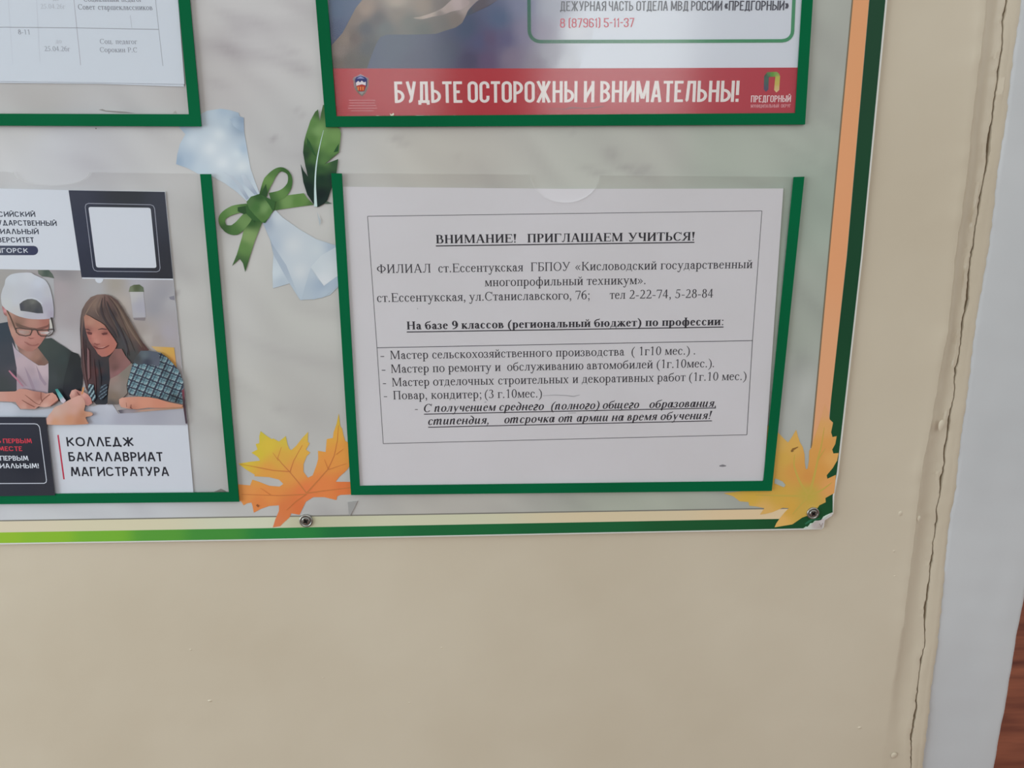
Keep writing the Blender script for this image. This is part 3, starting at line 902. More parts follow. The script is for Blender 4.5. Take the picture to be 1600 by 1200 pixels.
# printed border stripes
A_ = Art(-.00003)
cream = blend([(0, 822, (206, 195, 172)), (200, 818, (204, 197, 170)), (400, 815, (200, 201, 178)), (480, 814, (186, 184, 158)), (640, 808, (196, 195, 170)), (1000, 804, (206, 190, 160)), (1195, 800, (214, 190, 155))])
A_.fill([(-418, 821), (0, 813.7), (400, 807.5), (640, 804), (1100, 796.3), (1250, 793.8), (1240, 811), (1100, 812.6), (400, 825.5), (0, 832), (-418, 840)], cream, step=14)
orange = blend([(1345, 0, (214, 152, 108)), (1310, 350, (217, 153, 110)), (1285, 600, (216, 158, 118)), (1270, 760, (214, 160, 115))])
A_.fill([(1370, -418), (1331.5, 0), (1299, 350), (1267, 700), (1260, 800), (1281, 786), (1299, 620), (1323, 400), (1358, 0), (1393, -418)], orange, step=14)
A_.build('inner_stripe', board, 'print')
A_ = Art(-.00006)
A_.line([(-418, 821), (0, 813.7), (400, 807.5), (640, 804), (1100, 796.3), (1240, 794)], 2.0, (122, 120, 112))
A_.line([(1371, -418), (1332, 0), (1299.5, 350), (1267.5, 700)], 2.2, (120, 105, 84))
A_.build('pinstripe', board, 'print')
gb = blend([(-200, 848, (160, 195, 40)), (0, 842, (138, 178, 46)), (70, 840, (130, 176, 48)), (160, 838, (112, 168, 52)), (250, 837, (84, 148, 56)), (330, 836, (66, 136, 58)), (440, 834, (42, 124, 62)), (560, 831, (32, 108, 60)), (700, 828, (28, 98, 56)), (900, 823, (26, 92, 54)), (1100, 820, (28, 84, 48)), (1300, 815, (26, 76, 44)), (1290, 760, (24, 72, 44)), (1330, 400, (20, 66, 42)), (1370, 0, (22, 64, 42)), (1400, -400, (22, 64, 42))], 2.2)
A_ = Art(-.00009)
A_.fill([(-418, 840), (0, 832), (400, 825.5), (1100, 812.6), (1222, 810.8), (1262, 800), (1281, 786), (1290, 730), (1299, 620), (1323.5, 400), (1358.5, 0), (1393, -418), (1421, -418), (1383.5, 0), (1345.5, 400), (1307.5, 738), (1301, 775), (1301, 800.5), (1296, 802.5), (1291, 806), (1287, 806.5), (1285, 809.5), (1283, 812.5), (1278, 813.5), (1273, 813.5), (1270, 817), (1266, 817.5), (1262, 823), (1259, 822.5), (1255, 825.6), (1000, 830.6), (400, 842.3), (0, 848.6), (-418, 856)], gb, step=11)
A_.build('border_stripe', board, 'print')


def Z(ox, oy, s):
    return lambda pts: [(ox + p[0] / s, oy + p[1] / s) for p in pts]


def ZS(ox, oy, s):
    return lambda sm: [(ox + p[0] / s, oy + p[1] / s, p[2]) for p in sm]


# maple leaf between the two lower pockets
z_, zc = Z(340, 620, 5.217), ZS(340, 620, 5.217)
A_ = Art(-.00013)
A_.fill(z_([(170, 545), (260, 530), (345, 520), (335, 500), (320, 485), (275, 455), (325, 430), (310, 385), (340, 378), (340, 320), (350, 280), (395, 315), (440, 345), (455, 340), (500, 365), (555, 320), (570, 390), (585, 425), (600, 435), (640, 400), (690, 335), (738, 285), (735, 365), (750, 380), (720, 430), (755, 455), (725, 485), (700, 550), (700, 610), (735, 660), (775, 640), (805, 560), (820, 505), (818, 440), (850, 445), (880, 450), (890, 345), (940, 335), (945, 290), (970, 220), (987, 135), (1000, 240), (1015, 260), (1025, 310), (1040, 360), (1100, 390), (1100, 520), (1060, 590), (1035, 615), (990, 655), (962, 692), (1120, 694), (1120, 795), (1000, 800), (975, 812), (968, 842), (950, 838), (870, 818), (780, 818), (720, 855), (695, 905), (668, 962), (600, 950), (585, 985), (545, 1020), (510, 1055), (450, 1065), (470, 1000), (500, 930), (500, 885), (420, 890), (350, 915), (295, 945), (285, 890), (275, 862), (240, 868), (212, 885), (190, 850), (150, 850), (150, 710), (185, 715), (265, 722), (283, 675), (330, 690), (420, 725), (505, 732), (535, 710), (500, 675), (420, 655), (300, 648), (302, 635), (230, 592)]),
       zc([(190, 545, (208, 180, 66)), (350, 300, (196, 178, 64)), (320, 450, (202, 178, 62)), (420, 400, (206, 178, 66)), (550, 340, (200, 176, 70)), (500, 500, (208, 160, 72)), (735, 300, (204, 172, 76)), (690, 430, (212, 164, 74)), (985, 180, (200, 165, 62)), (960, 320, (213, 158, 70)), (1000, 420, (216, 146, 70)), (900, 520, (216, 142, 72)), (620, 600, (214, 146, 76)), (720, 780, (216, 120, 72)), (860, 720, (216, 126, 72)), (1040, 740, (212, 116, 66)), (420, 600, (212, 150, 72)), (420, 800, (216, 136, 74)), (220, 780, (216, 142, 80)), (350, 880, (212, 128, 72)), (560, 920, (207, 118, 70)), (490, 1030, (206, 120, 78)), (660, 900, (208, 112, 66))]), step=4)
vein = (190, 116, 66)
for pl, w in (([(725, 785), (660, 700), (590, 615), (520, 540), (490, 500), (520, 410)], [2.2, 2, 1.6, 1.4, 1, .6]), ([(495, 520), (450, 455)], [1, .5]), ([(590, 610), (620, 520), (690, 395)], [1.6, 1.1, .6]), ([(725, 785), (820, 680), (900, 590), (950, 480), (975, 360), (985, 230)], [2.2, 2, 1.6, 1.2, .9, .5]), ([(900, 595), (1000, 560), (1050, 545)], [1.2, .8, .5]), ([(730, 785), (900, 762), (1085, 740)], [2.2, 1.6, 1.2]), ([(725, 795), (500, 805), (195, 795)], [2, 1.3, .7]), ([(715, 800), (640, 850), (560, 925)], [1.6, 1.2, .6]), ([(590, 610), (450, 600), (300, 570), (190, 550)], [1.5, 1.2, .9, .5]), ([(900, 590), (870, 510)], [1, .5]), ([(965, 470), (1025, 425)], [.9, .4]), ([(430, 800), (350, 745)], [.9, .4])):
    A_.line(z_(pl), [q * .9 for q in w], vein)
A_.line(z_([(318, 880), (335, 895)]), 3, (140, 84, 50))
A_.build('maple_leaf_print', board, 'print')

# maple leaf in the lower corner
z_, zc = Z(1100, 620, 5.217), ZS(1100, 620, 5.217)
A_ = Art(-.00013)
A_.fill(z_([(160, 786), (300, 770), (440, 690), (430, 600), (455, 550), (485, 535), (430, 460), (455, 240), (525, 235), (560, 250), (613, 300), (650, 340), (685, 372), (715, 330), (752, 268), (765, 320), (782, 370), (805, 410), (820, 470), (822, 540), (830, 590), (845, 585), (855, 520), (857, 440), (875, 415), (900, 330), (940, 220), (985, 60), (1018, 140), (1025, 185), (1052, 210), (1036, 290), (1048, 328), (1082, 320), (1070, 385), (1045, 430), (1055, 462), (1098, 458), (1085, 520), (1050, 580), (1000, 640), (1006, 668), (1075, 636), (1062, 785), (1020, 808), (990, 825), (992, 860), (940, 885), (910, 930), (870, 960), (800, 985), (720, 1040), (575, 1064), (590, 1030), (622, 985), (655, 945), (690, 908), (640, 905), (560, 940), (500, 955), (455, 960), (492, 908), (430, 895), (370, 888), (362, 858), (290, 852), (240, 812)]),
       zc([(200, 790, (206, 168, 82)), (400, 810, (205, 166, 72)), (600, 800, (202, 162, 74)), (650, 500, (206, 164, 80)), (720, 400, (210, 166, 88)), (750, 600, (208, 150, 78)), (900, 480, (210, 152, 80)), (850, 650, (206, 144, 76)), (850, 790, (188, 164, 74)), (970, 250, (213, 160, 98)), (1000, 400, (212, 152, 84)), (990, 120, (214, 158, 112)), (1050, 500, (216, 162, 92)), (1030, 730, (215, 155, 92)), (940, 600, (210, 150, 78)), (700, 900, (206, 160, 72)), (620, 1030, (220, 172, 98)), (800, 940, (198, 162, 78)), (480, 930, (212, 168, 98)), (620, 380, (208, 168, 92)), (480, 300, (196, 164, 84))]), step=4)
for pl, w in (([(850, 800), (780, 690), (735, 560), (740, 470)], [5, 4, 3, 1]), ([(860, 790), (900, 640), (930, 500), (960, 380), (980, 250)], [5, 4, 3, 2, 1]), ([(870, 800), (960, 760), (1040, 700)], [4, 3, 1]), ([(840, 810), (600, 805), (420, 800)], [4, 3, 1]), ([(840, 820), (780, 890), (720, 960)], [4, 3, 1]), ([(930, 510), (990, 420)], [2, .6])):
    A_.line(z_(pl), [q * .85 for q in w], (192, 164, 78), smooth=True)
A_.fill(z_([(578, 665), (600, 672), (640, 690), (665, 720), (650, 738), (610, 720), (575, 705)]), (164, 170, 166))
A_.line(z_([(708, 445), (725, 428), (740, 422), (768, 408)]), [1, 3.2, 2.6, .8], (136, 98, 52))
A_.line(z_([(712, 448), (730, 440)]), 1.5, (120, 90, 52))
A_.build('maple_leaf_print', board, 'print')

# scroll of paper
grey = lambda c: tuple(v * .66 + .34 * (sum(c) / 3) - 6 for v in c)
z_ = Z(260, 150, 3.636)
zc = lambda sm: blend([(260 + p[0] / 3.636, 150 + p[1] / 3.636, grey(p[2])) for p in sm], 1.15)
A_ = Art(-.00013)
A_.fill(z_([(70, 175), (95, 170), (170, 120), (230, 84), (310, 72), (360, 80), (410, 95), (418, 116), (440, 124), (442, 200), (460, 310), (478, 410), (505, 490), (530, 555), (490, 590), (455, 596), (400, 545), (330, 495), (255, 455), (180, 442), (120, 410), (55, 387), (62, 330), (78, 270), (108, 218)]),
       zc([(90, 185, (158, 182, 206)), (250, 110, (176, 196, 214)), (330, 85, (158, 182, 206)), (400, 150, (128, 156, 188)), (425, 180, (132, 158, 188)), (340, 150, (172, 192, 210)), (300, 220, (200, 212, 222)), (250, 300, (206, 216, 226)), (150, 250, (190, 206, 222)), (70, 370, (140, 168, 200)), (120, 360, (160, 184, 210)), (200, 400, (182, 200, 218)), (320, 380, (208, 218, 228)), (400, 330, (198, 212, 224)), (440, 300, (160, 186, 212)), (430, 400, (204, 215, 224)), (440, 480, (170, 188, 208)), (395, 500, (172, 190, 210)), (480, 520, (186, 202, 216)), (300, 460, (188, 204, 218))]), step=4)
A_.fill(z_([(360, 130), (420, 118), (440, 124), (442, 205), (420, 200), (380, 170)]), zc([(365, 135, (150, 175, 202)), (430, 135, (128, 154, 186)), (430, 200, (140, 166, 196)), (380, 165, (162, 184, 206))]), step=3)
for q in ([(322, 430), (380, 480), (455, 590), (470, 580), (420, 500), (380, 455)], [(425, 450), (440, 500), (500, 560), (520, 560), (470, 480), (440, 440)]):
    A_.fill(z_(q), zc([(q[0][0], q[0][1], (186, 200, 216)), (q[2][0], q[2][1], (148, 164, 190)), (q[4][0], q[4][1], (176, 190, 208))]), step=3)
A_.fill(z_([(545, 715), (620, 648), (660, 690), (760, 760), (850, 812), (965, 850), (1010, 870), (1010, 1070), (975, 1085), (930, 1130), (880, 1148), (760, 1160), (730, 1110), (700, 1065), (605, 1093), (602, 1000), (608, 900), (590, 820)]),
       zc([(570, 720, (150, 168, 192)), (640, 690, (190, 202, 214)), (600, 850, (166, 184, 206)), (620, 1000, (192, 206, 218)), (660, 1060, (170, 188, 206)), (720, 850, (198, 206, 214)), (760, 1000, (198, 206, 214)), (850, 880, (190, 202, 212)), (950, 860, (158, 178, 202)), (760, 1140, (172, 190, 208)), (880, 1120, (168, 188, 208)), (960, 1060, (172, 190, 208)), (820, 1050, (182, 196, 210))]), step=4)
A_.fill(z_([(548, 722), (600, 840), (680, 960), (760, 1160), (690, 1050), (608, 900), (590, 820)]), zc([(560, 740, (128, 146, 172)), (640, 940, (160, 178, 200)), (740, 1120, (170, 188, 206))]), step=3)
A_.fill(z_([(820, 972), (880, 905), (960, 860), (1005, 880), (1005, 1005), (960, 1030), (895, 1078)]), zc([(830, 970, (192, 204, 214)), (950, 880, (186, 198, 210)), (900, 1060, (206, 212, 220)), (980, 1000, (198, 208, 216))]), step=3)
A_.fill(z_([(820, 975), (800, 1040), (765, 1158), (840, 1155), (900, 1140), (975, 1080), (1005, 1050), (1005, 1008), (960, 1032), (895, 1080), (860, 1040)]), zc([(810, 1000, (176, 192, 208)), (780, 1140, (168, 186, 204)), (900, 1120, (166, 186, 206)), (990, 1040, (160, 182, 206)), (880, 1080, (152, 174, 200))]), step=3)
A_.build('paper_scroll_print', board, 'print')

# green ribbon tied round the scroll
zc = ZS(260, 150, 3.636)
A_ = Art(-.00013 - .0003)
gr = lambda *s_: zc([(q[0], q[1], (q[2][0] * .92, q[2][1] * .86, q[2][2] * .95)) for q in s_])
A_.fill(z_([(600, 592), (640, 570), (780, 552), (800, 580), (838, 618), (760, 628), (612, 650)]), gr((610, 620, (66, 112, 52)), (690, 600, (118, 164, 88)), (790, 580, (104, 150, 74)), (740, 600, (96, 146, 68)), (830, 612, (80, 122, 60))), step=3)
A_.fill(z_([(838, 616), (905, 594), (940, 612), (900, 612)]), (74, 92, 78))
A_.fill(z_([(455, 690), (545, 715), (500, 830), (478, 900), (448, 1000), (435, 950), (416, 924), (373, 966), (400, 900), (430, 800)]), gr((480, 710, (52, 98, 44)), (470, 800, (132, 172, 98)), (440, 860, (100, 148, 74)), (400, 940, (70, 110, 58)), (445, 980, (62, 104, 52))), step=3)
A_.line(z_([(545, 575), (580, 480), (640, 418), (694, 440), (700, 500), (660, 555), (590, 580)]), [11, 15, 7, 5, 8, 14, 17], blend(gr((545, 560, (48, 92, 40)), (580, 480, (112, 160, 80)), (600, 430, (84, 130, 62)), (680, 425, (58, 104, 46)), (700, 500, (66, 116, 52)), (650, 550, (104, 152, 76)), (600, 580, (60, 108, 50)))), smooth=True)
A_.line(z_([(470, 632), (380, 648), (318, 690), (330, 745), (390, 758), (450, 700), (475, 660)]), [12, 14, 11, 9, 18, 17, 12], blend(gr((460, 630, (76, 122, 58)), (380, 650, (112, 158, 84)), (310, 690, (88, 140, 64)), (330, 755, (58, 96, 48)), (390, 765, (74, 122, 58)), (440, 720, (116, 160, 88)))), smooth=True)
for q in ([(405, 632), (455, 624), (480, 660), (440, 672), (405, 655)], [(535, 560), (565, 500), (575, 560), (560, 588)], [(575, 605), (625, 602), (600, 618), (590, 628)], [(485, 690), (510, 690), (500, 722)]):
    A_.fill(z_(q), (42, 74, 40))
A_.fill(z_([(450, 625), (540, 562), (620, 600), (612, 645), (560, 722), (490, 705), (455, 670)]), (52, 90, 46))
A_.fill(z_([(455, 602), (480, 572), (528, 556), (560, 586), (585, 620), (604, 655), (580, 695), (545, 720), (500, 675), (470, 640)]), gr((470, 600, (82, 126, 66)), (530, 570, (50, 96, 44)), (510, 630, (72, 124, 58)), (560, 640, (118, 164, 92)), (590, 660, (88, 138, 66)), (545, 700, (84, 130, 62))), step=3)
A_.build('ribbon_print', board, 'print')

# quill feather
A_ = Art(-.00013 - .0006)
A_.fill(z_([(862, 76), (866, 110), (872, 142), (878, 100), (890, 50), (940, 60), (960, 170), (985, 186), (992, 215), (980, 320), (950, 345), (900, 386), (940, 372), (976, 358), (965, 440), (950, 490), (935, 530), (915, 590), (890, 615), (860, 632), (835, 612), (800, 560), (778, 490), (762, 385), (780, 425), (804, 458), (790, 400), (776, 320), (782, 260), (792, 220), (818, 140), (845, 90)]),
       gr(*[(860, 95, (70, 110, 56)), (830, 150, (96, 146, 72)), (870, 200, (122, 170, 94)), (960, 220, (116, 164, 86)), (880, 260, (110, 160, 82)), (940, 300, (98, 148, 72)), (830, 250, (84, 132, 62)), (800, 300, (44, 84, 42)), (790, 330, (34, 68, 40)), (840, 350, (66, 112, 54)), (900, 370, (84, 132, 66)), (880, 420, (50, 92, 48)), (960, 380, (52, 90, 52)), (820, 420, (30, 62, 40)), (880, 470, (22, 56, 36)), (940, 470, (26, 56, 40)), (780, 430, (30, 54, 40)), (800, 520, (16, 40, 32)), (880, 560, (14, 34, 30)), (900, 590, (20, 44, 36))]), step=3)
A_.fill(z_([(797, 235), (815, 260), (852, 345), (840, 335), (800, 280)]), (40, 80, 42))
A_.fill(z_([(980, 270), (960, 300), (950, 320), (976, 315)]), (36, 76, 42))
A_.line(z_([(893, 195), (872, 280), (852, 390), (845, 500), (848, 628)]), [.5, 1.2, 2.0, 2.6, 5], (186, 206, 206), smooth=True)
A_.fill(z_([(855, 655), (868, 690), (877, 705), (872, 740)]), (164, 172, 178))
A_.build('feather_print', board, 'print')

# ---------------------------------------------------------------- pockets of clear plastic with green borders
PANE_Y, TAPE_Y = -.0016, -.0024
PG = 'clear plastic pockets with green borders on the notice board'


def pocket(label, outer, inner, pane):
    """outer / inner: the U of tape, listed down one side, along the foot and up the other; pane: its upper edge from left to right"""
    base = P((outer[1][0] + outer[2][0]) / 2, outer[1][1], PANE_Y)
    t = thing('document_pocket', label, 'document pocket', base, PG)
    y = TAPE_Y
    mb = MB()
    o4 = [P(*p, y) for p in outer]; i4 = [P(*p, y) for p in inner]
    D = Vector((0, TAPE_Y * 0 + .0008, 0))
    for k in range(3):
        q = [o4[k], o4[k + 1], i4[k + 1], i4[k]]
        mb.face(q); mb.face([p + D for p in reversed(q)])
        mb.face([o4[k], o4[k] + D, o4[k + 1] + D, o4[k + 1]]); mb.face([i4[k + 1], i4[k + 1] + D, i4[k] + D, i4[k]])
    for k in (0, 3):
        mb.face([o4[k], i4[k], i4[k] + D, o4[k] + D])
    mb.build('green_border', M['green'], t)
    mb = MB()
    poly = [P(*p, PANE_Y) for p in pane] + [P(*outer[2], PANE_Y) + Vector((-.002, 0, .002)), P(*outer[1], PANE_Y) + Vector((.002, 0, .002))]
    mb.prism(poly, .0006, None, 0, 1)
    mb.build('clear_pane', [M['pane'], M['rim']], t)
    return t


def notch(xa, ya, xb, yb, r=1.0):
    return [(xa + (xb - xa) * (1 - math.cos(k * math.pi / 14)) / 2, ya + (yb - ya) * k / 14 + r * (xb - xa) / 2 * math.sin(k * math.pi / 14)) for k in range(15)]


pocket('clear pocket with green border holding the typed invitation page',
       [(517.5, 270.5), (548.5, 773.5), (1206, 767), (1257, 276)], [(534, 271), (562, 759.5), (1193, 752), (1240.5, 276.5)],
       [(522, 271)] + notch(828, 273, 936, 274.5, .8) + [(1252, 276.5)])
pocket('clear pocket with green border holding the poster with a red banner',
       [(460, -410), (509, 198.5), (1258, 194.5), (1296, -410)], [(480, -410), (525.5, 181.5), (1243, 176.5), (1278, -410)],
       [(465, -405), (1290, -405)])
pocket('clear pocket with green border holding the student flyer',
       [(-152, 274), (-112, 789), (373.5, 784), (329.5, 272)], [(-136, 274), (-98, 773.5), (357.5, 769.5), (312.5, 272)],
       [(-148, 267)] + notch(20, 269, 140, 269.5, .35) + [(323, 272)])
pocket('clear pocket with green border holding the pages with a printed table',
       [(-260, -420), (-190, 195.5), (314.5, 197.5), (258, -420)], [(-243, -420), (-175, 177), (295, 178.5), (240, -420)],
       [(-255, -415), (250, -415)])


def sheet(name, label, quad, y, thick, m, cat='sheet of paper', base=None, group=None):
    cx = sum(p[0] for p in quad) / len(quad)
    t = thing(name, label, cat, P(cx, max(p[1] for p in quad), y), group)
    mb = MB()
    mb.prism([P(*p, y) for p in quad], thick)
    mb.build('page', M[m], t)
    return t


# ---------------------------------------------------------------- the typed invitation
Y1 = -.0008
t = sheet('typed_notice', 'white landscape page of typed text inviting pupils to study, in a ruled box', [(526, 291.5), (880, 295), (1224, 294.5), (1208, 530), (1193, 757), (560, 766), (541, 500)], Y1, .0003, 'paper')
A_ = Art(Y1)
blk = (62, 60, 66)
for a, b_, w in (((574.3, 338), (1190.5, 329.5), 1.0), ((574.3, 338), (589, 543.4), 1.0), ((1190.5, 329.5), (1175.7, 532.2), 1.0), ((589, 543.4), (1175.7, 532.2), 1.2), ((589, 543.4), (598.8, 693.2), 1.0), ((1175.7, 532.2), (1167, 679.3), 1.1), ((598.8, 693.2), (1167, 679.3), 1.0)):
    A_.line([a, b_], w, (88, 86, 92), raise_=False)
A_.build('ruled_box', t)
A_ = Art(Y1 - .00003)
yy = A_.y
T_ = A_.mb
write(T_, yy, (681.3, 380.5), (1085, 375.8), 13.4, [('ВНИМАНИЕ!', 681.3, 806.5), ('ПРИГЛАШАЕМ', 824, 973), ('УЧИТЬСЯ!', 981, 1085)], BOLD, (44, 42, 50))
A_.line([(681, 384.3), (1085, 378.7)], 1.7, (44, 42, 50), raise_=False)
rc = (56, 54, 62)
write(T_, yy, (589.3, 427), (1175.5, 419), 13.6, [('ФИЛИАЛ', 589.3, 673), ('ст.Ессентукская', 685, 817.5), ('ГБПОУ', 829.5, 891), ('«Кисловодский', 898.7, 1026), ('государственный', 1032, 1175.5)], REG, rc)
write(T_, yy, (757.5, 447.5), (1008, 444), 13.6, [('многопрофильный', 757.5, 911), ('техникум».', 916.5, 1008.5)], REG, rc)
write(T_, yy, (589.3, 472), (1114, 465), 13.6, [('ст.Ессентукская,', 589.3, 727), ('ул.Станиславского,', 733, 892.5), ('76;', 899, 921), ('тел', 952.5, 977), ('2-22-74,', 983.5, 1048), ('5-28-84', 1054.5, 1114)], REG, rc)
write(T_, yy, (635.7, 515), (1130, 508), 12.6, [('На базе 9 классов', 635.7, 787), ('(региональный бюджет)', 793.5, 1002), ('по профессии:', 1008, 1130)], BOLD, (46, 44, 52))
A_.line([(635.5, 518.8), (1130.5, 511)], 1.6, (46, 44, 52), raise_=False)
write(T_, yy, (594.8, 561.5), (1086, 553.8), 13.2, [('-', 594.8, 600.6), ('Мастер', 610, 669), ('сельскохозяйственного', 675.5, 862.5), ('производства', 868.5, 975.7), ('( 1г10 мес.) .', 986.7, 1086)], REG, rc)
write(T_, yy, (596.7, 583), (1115.5, 573.7), 13.2, [('-', 596.7, 602.5), ('Мастер по ремонту и', 611.2, 782.5), ('обслуживанию', 792.5, 911.5), ('автомобилей', 917, 1020), ('(1г.10мес.).', 1026, 1115.5)], REG, rc)
write(T_, yy, (598.5, 604), (1166, 593.7), 13.2, [('-', 598.5, 603.5), ('Мастер отделочных', 612.8, 772), ('строительных', 778.5, 888.5), ('и', 894.5, 903.5), ('декоративных работ', 909, 1071), ('(1г.10 мес.)', 1076.5, 1166)], REG, rc)
write(T_, yy, (600, 624.3), (846.8, 621), 13.2, [('-', 600, 605), ('Повар, кондитер;', 614.7, 752), ('(3 г.10мес.)', 757.5, 846.8)], REG, rc)
ic = (50, 48, 56)
write(T_, yy, (648.5, 644.2), (1118.7, 635.7), 12.6, [('-', 648.5, 653), ('С получением среднего', 662.5, 850), ('(полного) общего', 861, 998.7), ('образования,', 1014.5, 1118.7)], BI, ic)
A_.line([(662.5, 647.2), (1118.7, 637.4)], 1.4, ic, raise_=False)
write(T_, yy, (669, 664), (1112.5, 654.6), 12.6, [('стипендия,', 669, 763.5), ('отсрочка от армии', 788, 950), ('на время обучения!', 955.5, 1112.5)], BI, ic)
A_.line([(669, 667.6), (1112.5, 657.6)], 1.4, ic, raise_=False)
A_.build('typed_text', t)
for pts, w, c in (([(848, 618.4), (866, 617.2), (884, 617.8), (896, 619.5), (906, 617)], [.6, 1.0, 1.3, 1.5, .7], (160, 157, 163)), ([(652, 482.2), (653, 482.3)], 1.2, (130, 128, 134)), ([(1124, 728.2), (1129, 727.6), (1134.5, 728)], [1.5, 4, 1.5], (128, 126, 132)), ([(757, 628.5), (760, 628)], 1, (140, 138, 144)), ([(888, 645.5), (900, 645)], 1.2, (170, 167, 172))):
    A_ = Art(Y1 - .00006)
    A_.line(pts, w, c)
    A_.build('pencil_mark', t)

# ---------------------------------------------------------------- the warning poster
Y2 = -.0008
t = sheet('warning_poster', 'printed warning poster with a red banner and bold white capitals', [(486, -400), (514, 0), (518, 100), (524, 183.5), (1245, 179), (1248, 107), (1255, 0), (1268, -400)], Y2, .0003, 'coated', 'poster')
A_ = Art(Y2)
A_.fill([(486, -395), (513, 0), (518, 107.5), (905, 107), (925, 60), (935, 0), (950, -395)],
        [(q[0], q[1], tuple(v * (.84 if q[0] < 740 else .95 if q[0] < 800 else 1) for v in q[2])) for q in [(505, -300, (84, 110, 150)), (520, 10, (84, 106, 140)), (530, 50, (76, 90, 128)), (521, 70, (76, 82, 122)), (620, 70, (92, 102, 124)), (650, 98, (88, 92, 118)), (700, 80, (90, 96, 120)), (730, 45, (78, 92, 124)), (735, 95, (80, 74, 108)), (760, 95, (94, 76, 110)), (750, 65, (78, 80, 116)), (765, 62, (92, 78, 112)), (780, 30, (80, 96, 128)), (790, 60, (92, 88, 124)), (800, 90, (118, 106, 128)), (815, 10, (118, 122, 148)), (820, 50, (122, 116, 142)), (850, 50, (142, 136, 154)), (840, 100, (128, 120, 136)), (860, 85, (152, 150, 162)), (860, 10, (152, 154, 168)), (890, 100, (188, 190, 198)), (900, 50, (200, 202, 210)), (930, 20, (203, 207, 217)), (920, 90, (203, 207, 217)), (770, -300, (80, 96, 130)), (920, -300, (203, 207, 217)), (700, -100, (84, 98, 130))]], step=9)
# the two hands of the printed picture
A_.fill([(566, 0), (556, 12), (545, 33), (535, 52), (525, 63), (518, 71), (519, 107.5), (573, 107.5), (580, 88), (588, 68), (594, 58), (604, 54), (640, 54), (681, 53), (692, 49), (712, 43), (722, 36), (733, 14), (745, 2), (775, 0), (775, -60), (700, -90), (600, -70), (572, -30)],
        [(572, 14, (140, 120, 108)), (555, 28, (116, 100, 92)), (540, 60, (120, 104, 94)), (528, 80, (118, 104, 98)), (525, 100, (96, 82, 76)), (552, 60, (88, 72, 68)), (550, 95, (82, 74, 70)), (572, 45, (66, 68, 78)), (590, 30, (84, 78, 82)), (575, 75, (66, 68, 74)), (568, 100, (72, 70, 66)), (600, 45, (90, 94, 96)), (620, 20, (122, 112, 104)), (620, 2, (158, 144, 134)), (640, 35, (102, 102, 98)), (660, 48, (92, 94, 92)), (660, 8, (140, 126, 116)), (690, 5, (118, 110, 108)), (690, 38, (110, 106, 104)), (712, 28, (122, 112, 108)), (725, 12, (162, 148, 146)), (742, 1, (150, 138, 138)), (700, -60, (150, 132, 120))], step=4, smooth=False)
A_.fill([(646, 28), (656, 26), (668, 22.5), (680, 18), (692, 12), (702, 3), (712, -3), (724, -2), (734, 4), (722, 14), (706, 18), (690, 24), (676, 26), (660, 30)], [(650, 28, (156, 142, 132)), (670, 24, (172, 156, 148)), (695, 15, (170, 154, 150)), (715, 4, (180, 164, 164)), (728, 4, (166, 150, 150)), (690, 23, (132, 122, 118))], step=3, smooth=True)
A_.fill([(748, 0), (779, -1), (764, 9), (745, 18), (728, 26), (724, 33), (731, 17)], [(750, 8, (88, 82, 92)), (775, 0, (96, 92, 106)), (728, 25, (72, 80, 96))], step=3)
A_.build('picture_print', t)
A_ = Art(Y2 - .00012)
A_.fill([(518, 107), (900, 106.8), (1248, 105.5), (1243, 180), (524.5, 184)], [(520, 150, (166, 40, 50)), (700, 150, (166, 42, 52)), (800, 150, (168, 40, 52)), (1000, 150, (170, 48, 60)), (1200, 150, (172, 62, 74))], step=16)
A_.build('red_banner', t)
A_ = Art(Y2 - .00016)
wht = (218, 208, 206)
write(A_.mb, A_.y, (617, 161), (1153.8, 159.2), 33.6, [('БУДЬТЕ', 617, 722.5), ('ОСТОРОЖНЫ', 731, 902), ('И', 912, 928.5), ('ВНИМАТЕЛЬНЫ!', 937.5, 1153.8)], ('sans', .43, .128, False, .2), wht)
A_.build('banner_text', t)
A_ = Art(Y2 - .00012)
arc = lambda cx, cy, r, a0, a1: [(cx + r * math.cos(math.radians(a0 + (a1 - a0) * k / 6)), cy + r * math.sin(math.radians(a0 + (a1 - a0) * k / 6))) for k in range(7)]
A_.line([(818, -300), (826.5, 0), (827, 48)] + arc(844, 48, 17, 180, 90) + [(1000, 64.7), (1222, 63.8)] + arc(1223, 48, 15.5, 90, 0) + [(1240.5, 0), (1252, -300)], 5.4, blend([(826, 0, (30, 92, 78)), (830, 60, (38, 92, 72)), (880, 64, (48, 98, 78)), (1000, 64, (66, 124, 92)), (1150, 64, (66, 132, 92)), (1238, 30, (70, 138, 100)), (1240, -20, (74, 138, 104))]))
A_.build('contact_frame', t)
A_ = Art(Y2 - .00014)
write(A_.mb, A_.y, (875, 17.2), (1232, 16), 15.2, [('ДЕЖУРНАЯ', 875, 947), ('ЧАСТЬ', 951, 989.5), ('ОТДЕЛА', 994, 1043.5), ('МВД', 1048, 1075.5), ('РОССИИ', 1079.5, 1128), ('«ПРЕДГОРНЫЙ»', 1131.5, 1232)], ('sans', .42, .108, False, .2), (74, 74, 86))
write(A_.mb, A_.y, (875, 43.2), (991, 42.3), 14.4, [('8 (87961) 5-11-37', 875, 991)], ('sans', .44, .1, False, .22), (186, 60, 82))
A_.build('contact_text', t)
